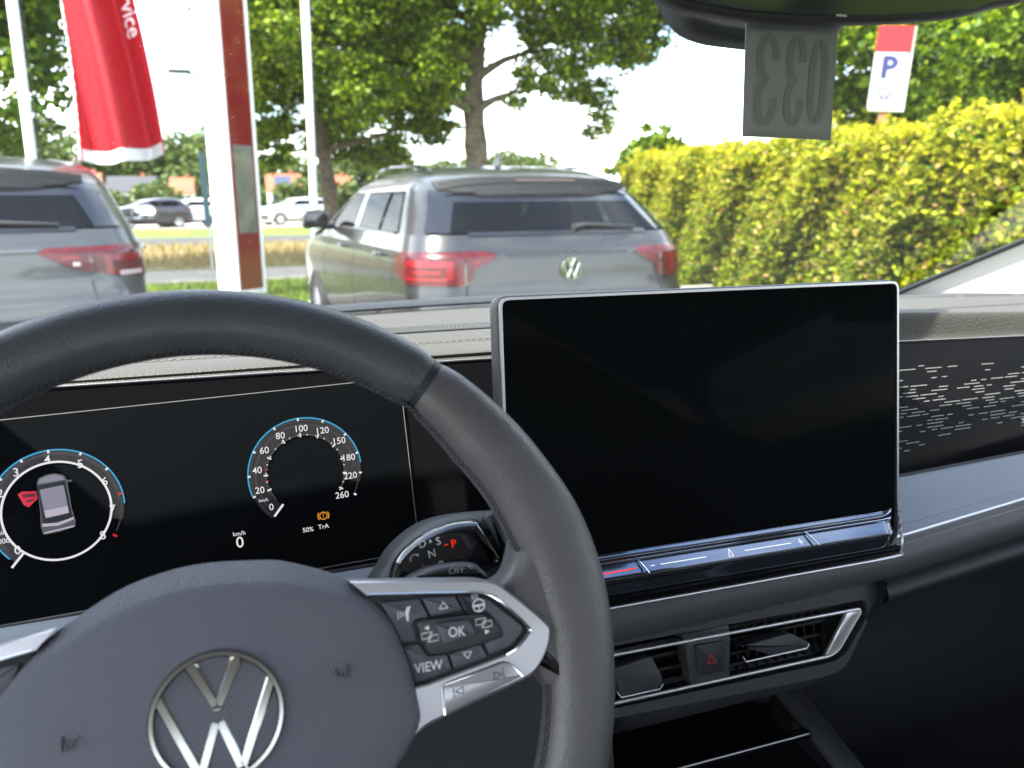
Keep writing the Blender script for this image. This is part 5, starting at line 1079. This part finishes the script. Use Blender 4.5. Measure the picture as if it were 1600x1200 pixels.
    b=MB(); b.box(-.62,.62,.95,1.07,.6,1.18); rs_=b.build('rear_seat',M_pp,root,bevel=.03)
    for x in (-.40,0,.40): b=MB(); b.box(x-.12,x+.12,.97,1.04,1.17,1.33); b.build('headrest',M_pp,rs_,bevel=.03)
    # bonnet and head lamps at the front
    b=MB(); b.grid(lambda u,v:((2*u-1)*.84,2.95+1.15*v,1.165-.02*(2*u-1)**2-.10*v-.10*v**3),12,8); b.build('bonnet',body_m,root)
    for s in (-1,1): b=MB(); patch(b,s*.78,s*.93,.86,.98,8,3,.006); b.build('head_light',M_head2,root)
    b=MB(); patch(b,.90,1.0,.80,.96,8,3,.006); patch(b,-.90,-1.0,.80,.96,8,3,.006); patch(b,.80,1.0,.34,.60,8,3,.006);patch(b,-.80,-1.0,.34,.60,8,3,.006); b.build('front_grille',M_pp,root)
    if zs!=1 or k!=1: root.scale=(k,k,zs)
    return root
P_grey=paint('paint_steel_grey',(.048,.052,.053),.3); P_dark=paint('paint_graphite',(.026,.027,.029),.28); P_far=paint('paint_dark_violet',(.04,.035,.055)); P_white=mat('paint_white',(.75,.8,.84),.3,coat=1); P_silver=paint('paint_silver',(.6,.62,.63))
c_mid=suv('parked_car',(1.76,4.16,.0),R(5),'grey compact SUV with red tail lights and black spoiler parked straight ahead beside the hedge',P_dark,style=0,group='cars parked in front')
c_left=suv('parked_car',(-1.50,4.75,0),R(8.5),'silver-grey SUV at the left edge seen from behind, one tail light showing',P_grey,zs=1.045,style=1,k=1.02,group='cars parked in front')
def far_car(x,y,rz,label,m,src=c_mid,grp='cars parked across the road'):
    c=copy_tree(src); c.location=(x,y,0); c.rotation_euler=(0,0,rz); c.scale=(1,1,1); c['label']=label; c['group']=grp
    def rec(o):
        for ch in o.children:
            if ch.type=='MESH' and ch.data.materials and ch.data.materials[0] in (P_grey,P_dark): ch.data=ch.data.copy(); ch.data.materials[0]=m
            rec(ch)
    rec(c); return c
far_car(-3.2,47.5,R(115),'dark violet-grey car parked across the road, nearest to the silver-grey SUV',P_far)
far_car(-1.3,50.0,R(112),'pale blue-white car across the road, half hidden by the white pylon',P_white)
far_car(4.6,49.0,R(112),'small silver car across the road behind the white flagpole',P_silver)
# ------------------------------------------------------------------ poles, flag, pylon, lamp, signs
LEAN=R(-1.7)
M_pole=mat('pole_white',(.82,.82,.80),.35)
def pole(loc,label,h=8,r=.055,gp='white flagpoles'):
    root=empty('flagpole',loc,label,'flagpole',gp); root.rotation_euler=(0,-LEAN*0+LEAN*0,0)
    b=MB(); b.tube([(0,0,.02),(0,0,h*.5),(0,0,h)],[r,r*.92,r*.7],16); b.build('pole',M_pole,root)
    b=MB(); b.tube([(0,0,0),(0,0,.05),(0,0,.30),(0,0,.34)],[r*2.6,r*2.6,r*1.5,r*1.1],16); b.build('foot',M_satin2,root)
    b=MB(); b.tube([(r*1.3,0,.9),(r*1.3,0,h*.98)],.004,5); b.build('halyard',M_thread,root); root.rotation_euler=(0,R(1.2),0); return root
pole((-1.93,8.6,0),'white flagpole next to the red flag, rising behind the silver-grey SUV')
pole((.77,10.2,0),'white flagpole in front of the slender maple, left of the dark wing mirror')
# flag
flag_m=mat('flag_red',(.62,.012,.022),.6,var=.08,varscale=3)
fb=leafmat('flag_cloth',[(0,(.40,.005,.014)),(1,(.40,.005,.014))],trans=.3)
fo=np.array((-1.27,7.4,-.50))
def flagp(u,v):
    # v from bottom (0) to top (1): hoist on the left, cloth hanging in soft folds
    z=1.71+2.9*v; x0=-.02-.04*v+.03*math.sin(v*5); w=.66-.02*math.sin(v*4)-.26*v**1.2
    x=x0+w*u; y=.15*math.sin(u*9+v*2.2)*(1-.2*v)+.06*math.sin(u*17+v*5+1)*(1-.5*v)
    return (fo[0]+x,fo[1]+y,z-.05*math.sin(u*3+.3)*(1-v)*1-.03*(u>.5)*0+.04*u*(1-v))
b=MB(); b.grid(flagp,48,60); fl=b.build('flag',fb,None); tag(fl,'red advertising flag hanging in folds with white lettering and white bottom hem','flag')
def shell(u,v,d): p=Vector(flagp(u,v)); return (p.x,p.y-d,p.z)
b=MB(); b.grid(lambda u,v:shell(.02+.96*u,.034*v-.004*abs(math.sin(u*6)),.006),30,3); b.grid(lambda u,v:shell(.02+.96*u,.034*v,-.006),30,3); b.build('white_hem',mat('hem_white',(.62,.62,.60),.7),fl)
b=MB(); b.tube([flagp(0,v) for v in np.linspace(0,1,50)],.008,6)
for k in range(9): b.tube([tuple(np.array(flagp(0,k/9+.03))+np.array((.02*math.cos(a)-.02,0,.03*math.sin(a)))) for a in np.linspace(0,2*math.pi,10)],.006,5)
b.build('hoist_cord',M_pole,fl)
b=MB(); vs,fs=txt('Service','LEFT')
out=[]
for a,c_ in vs:   # word runs down the cloth
    v=.30+(3.35-a)*.17/2.9; out.append(shell(.88+c_*.17/.55, v, .012))
b.add(out,fs); b.build('flag_lettering',mat('letter_white',(.85,.8,.8),.7),fl)
b=MB(); b.tube([flagp(-.7,1.01),flagp(1,1.0)],.012,8); b.build('flag_arm',M_satin2,fl)
# pylon sign
py_root=empty('pylon_sign',(-.48,11.9,0),'tall white pylon sign with a glossy red side face standing by the footpath','sign',rz=R(-27)); py_root.rotation_euler=(0,R(1.0),R(-45))
M_pyl=mat('pylon_white',(.85,.85,.84),.35,coat=.3); M_pyr=mat('pylon_red',(.15,.006,.010),.12,coat=1)
b=MB(); b.box(-.02,.38,0,.50,.0,7.5); b.build('white_body',M_pyl,py_root,bevel=.01)
pr=bpy.data.objects.new('x',None); bpy.data.objects.remove(pr)
b=MB(); b.box(.383,.395,.03,.46,.12,7.4); rd=b.build('red_face',M_pyr,py_root,bevel=.003)
b=MB(); b.box(.3965,.400,.07,.42,.92,2.12); b.build('reflection_panel',mat('painted_reflection',(.13,.13,.115),.1,coat=1,var=.4,varscale=2.5),py_root)  # showroom reflection in the red face, put in as a mottled grey panel
b=MB(); b.box(.378,.41,.465,.505,.06,7.5); b.box(.36,.43,-.02,.52,0,.06); b.build('white_edge',M_pyl,py_root)
# small street lamp behind the pylon
lr=empty('street_lamp',(-2.0,26,-.4),'small grey street lamp head showing left of the white pylon','street lamp')
b=MB(); b.tube([(1.1,0,0),(1.05,0,3.5),(1.0,0,5.2),(.8,0,5.42),(.55,0,5.5)],[.07,.06,.05,.04,.035],10); b.build('lamp_pole',M_pp,lr)
b=MB(); b.prism(Fr((.45,0,5.5),(1,0,0),(0,1,0),(0,0,1)),rounded(rectp(-.35,-.14,.3,.14),.1),-.05,.05,.03); b.build('lamp_head',M_pp,lr)
# dark blue banner post left of the pylon
bp_=empty('banner_post',(-.70,15.2,0),'narrow dark teal advertising post just left of the white pylon','sign')
b=MB(); b.box(-.05,.05,-.04,.04,.9,2.22); b.build('panel',mat('panel_teal',(.03,.08,.10),.4),bp_,bevel=.01)
b=MB(); b.box(-.02,.02,-.02,.02,0,.9); b.build('post',M_satin2,bp_)
# parking sign
ps=empty('parking_sign',(7.06,7.71,-.15),'white parking sign with red top and blue P on a wooden post above the hedge','sign'); ps.rotation_euler=(0,R(3.2),R(-28))
M_wood=mat('post_wood',(.26,.12,.05),.75,var=.3,varscale=9)
b=MB(); b.box(-.045,.045,-.03,.03,0,2.45); b.build('post',M_wood,ps,bevel=.004)
ps.scale=(1.1,1.1,1.1)
b=MB(); b.box(-.17,.19,-.052,-.032,2.24,3.08); b.build('back_board',mat('board_clear',(.42,.42,.38),.35),ps,bevel=.003)
b=MB(); b.box(-.185,.125,-.060,-.053,2.27,2.82); sb=b.build('sign_board',mat('board_white',(.40,.41,.46),.4),ps)
b=MB(); b.box(-.185,.165,-.066,-.053,2.83,3.08); b.build('red_top',mat('board_red',(.40,.004,.008),.4),ps)
f6=Fr((-.03,-.0615,2.52),(1,0,0),(0,0,1),(0,-1,0)); M_blue=mat('ink_navy',(.015,.02,.10),.5)
b=MB(); b.text(f6,'P',.30,0,.145,.001); [b.text(f6,'P',.30,dx_,.145+dy_,.0015+.0004*i_) for i_,(dx_,dy_) in enumerate(((.014,0),(-.012,0),(0,.010),(0,-.010)))]; b.build('letter',M_blue,sb)
M_logo=mat('ink_grey',(.03,.035,.06),.5)
emblem(f6,(0,-.10),.068,.0008,.0025,'emblem',M_logo,sb,.17,.17)
b=MB(); b.stroke(f6,[(-.09,-.215),(.09,-.213)],.012,.0008,.001); b.build('small_print_line',M_logo,sb)
# houses
M_tile=mat('roof_tile_orange',(.30,.085,.045),.8,var=.15,varscale=3); M_tiled=mat('roof_tile_dark',(.05,.05,.06),.8,var=.15,varscale=3); M_wallw=mat('house_wall',(.62,.60,.55),.9); M_pane=mat('window_dark',(.03,.035,.05),.1)
def house(loc,rz,w,d,h,rh,tile,label,solar=False):
    r_=empty('house',loc,label,'house','houses far behind the road',rz=rz)
    b=MB(); b.box(-w/2,w/2,-d/2,d/2,0,h); b.add([(-w/2,-d/2,h),(-w/2,d/2,h),(-w/2,0,h+rh),(w/2,-d/2,h),(w/2,d/2,h),(w/2,0,h+rh)],[(0,2,1),(3,4,5)]); b.build('wall',M_wallw,r_,smooth=False)
    o=.3; b=MB()
    for s in (-1,1):
        b.add([(-w/2-o,s*(d/2+o),h-o*rh/(d/2)),(w/2+o,s*(d/2+o),h-o*rh/(d/2)),(w/2+o,0,h+rh+.05),(-w/2-o,0,h+rh+.05)],[(0,1,2,3) if s<0 else (3,2,1,0)])
    ro=b.build('roof',tile,r_,smooth=False); sm=ro.modifiers.new('t','SOLIDIFY'); sm.thickness=.15; sm.offset=1
    b=MB(); b.box(w*.2,w*.2+.6,-.3,.3,h+rh*.6,h+rh+.9); b.build('chimney',M_tile,ro,smooth=False)
    for x in (-w*.3,0,w*.3):
        b=MB(); b.box(x-.5,x+.5,-d/2-.06,-d/2-.003,h*.35,h*.8); b.build('window',M_pane,r_,smooth=False)
    if solar:
        b=MB(); k=rh/(d/2+o)
        f=lambda y:h+rh+.26+y*rh/(d/2)
        b.add([(-w*.28,-d*.38,f(-d*.38)),(w*.22,-d*.38,f(-d*.38)),(w*.22,-d*.08,f(-d*.08)),(-w*.28,-d*.08,f(-d*.08))],[(0,1,2,3)]); b.build('solar_panel',mat('solar',(.05,.06,.10),.25),ro,smooth=False)
    return r_
house((-29.5,176,0),R(0),4.6,8,3.6,3.4,M_tile,'white house with orange roof just right of the silver-grey SUV roof edge')
house((-22.5,184,0),R(0),9,8,3.6,3.0,M_tiled,'long white house with dark grey roof behind the dark violet car')
house((-12.6,180,0),R(0),4.2,8,3.2,3.0,M_tile,'small orange-roofed house left of the white pylon')
house((7.3,168,0),R(0),6.4,9,3.4,3.2,M_tile,'low house with orange-red roof carrying dark solar panels',True)
house((18.4,172,0),R(10),4.5,8,3.4,3.0,M_tile,'small house with a pale orange roof partly hidden by the slender maple trunk')
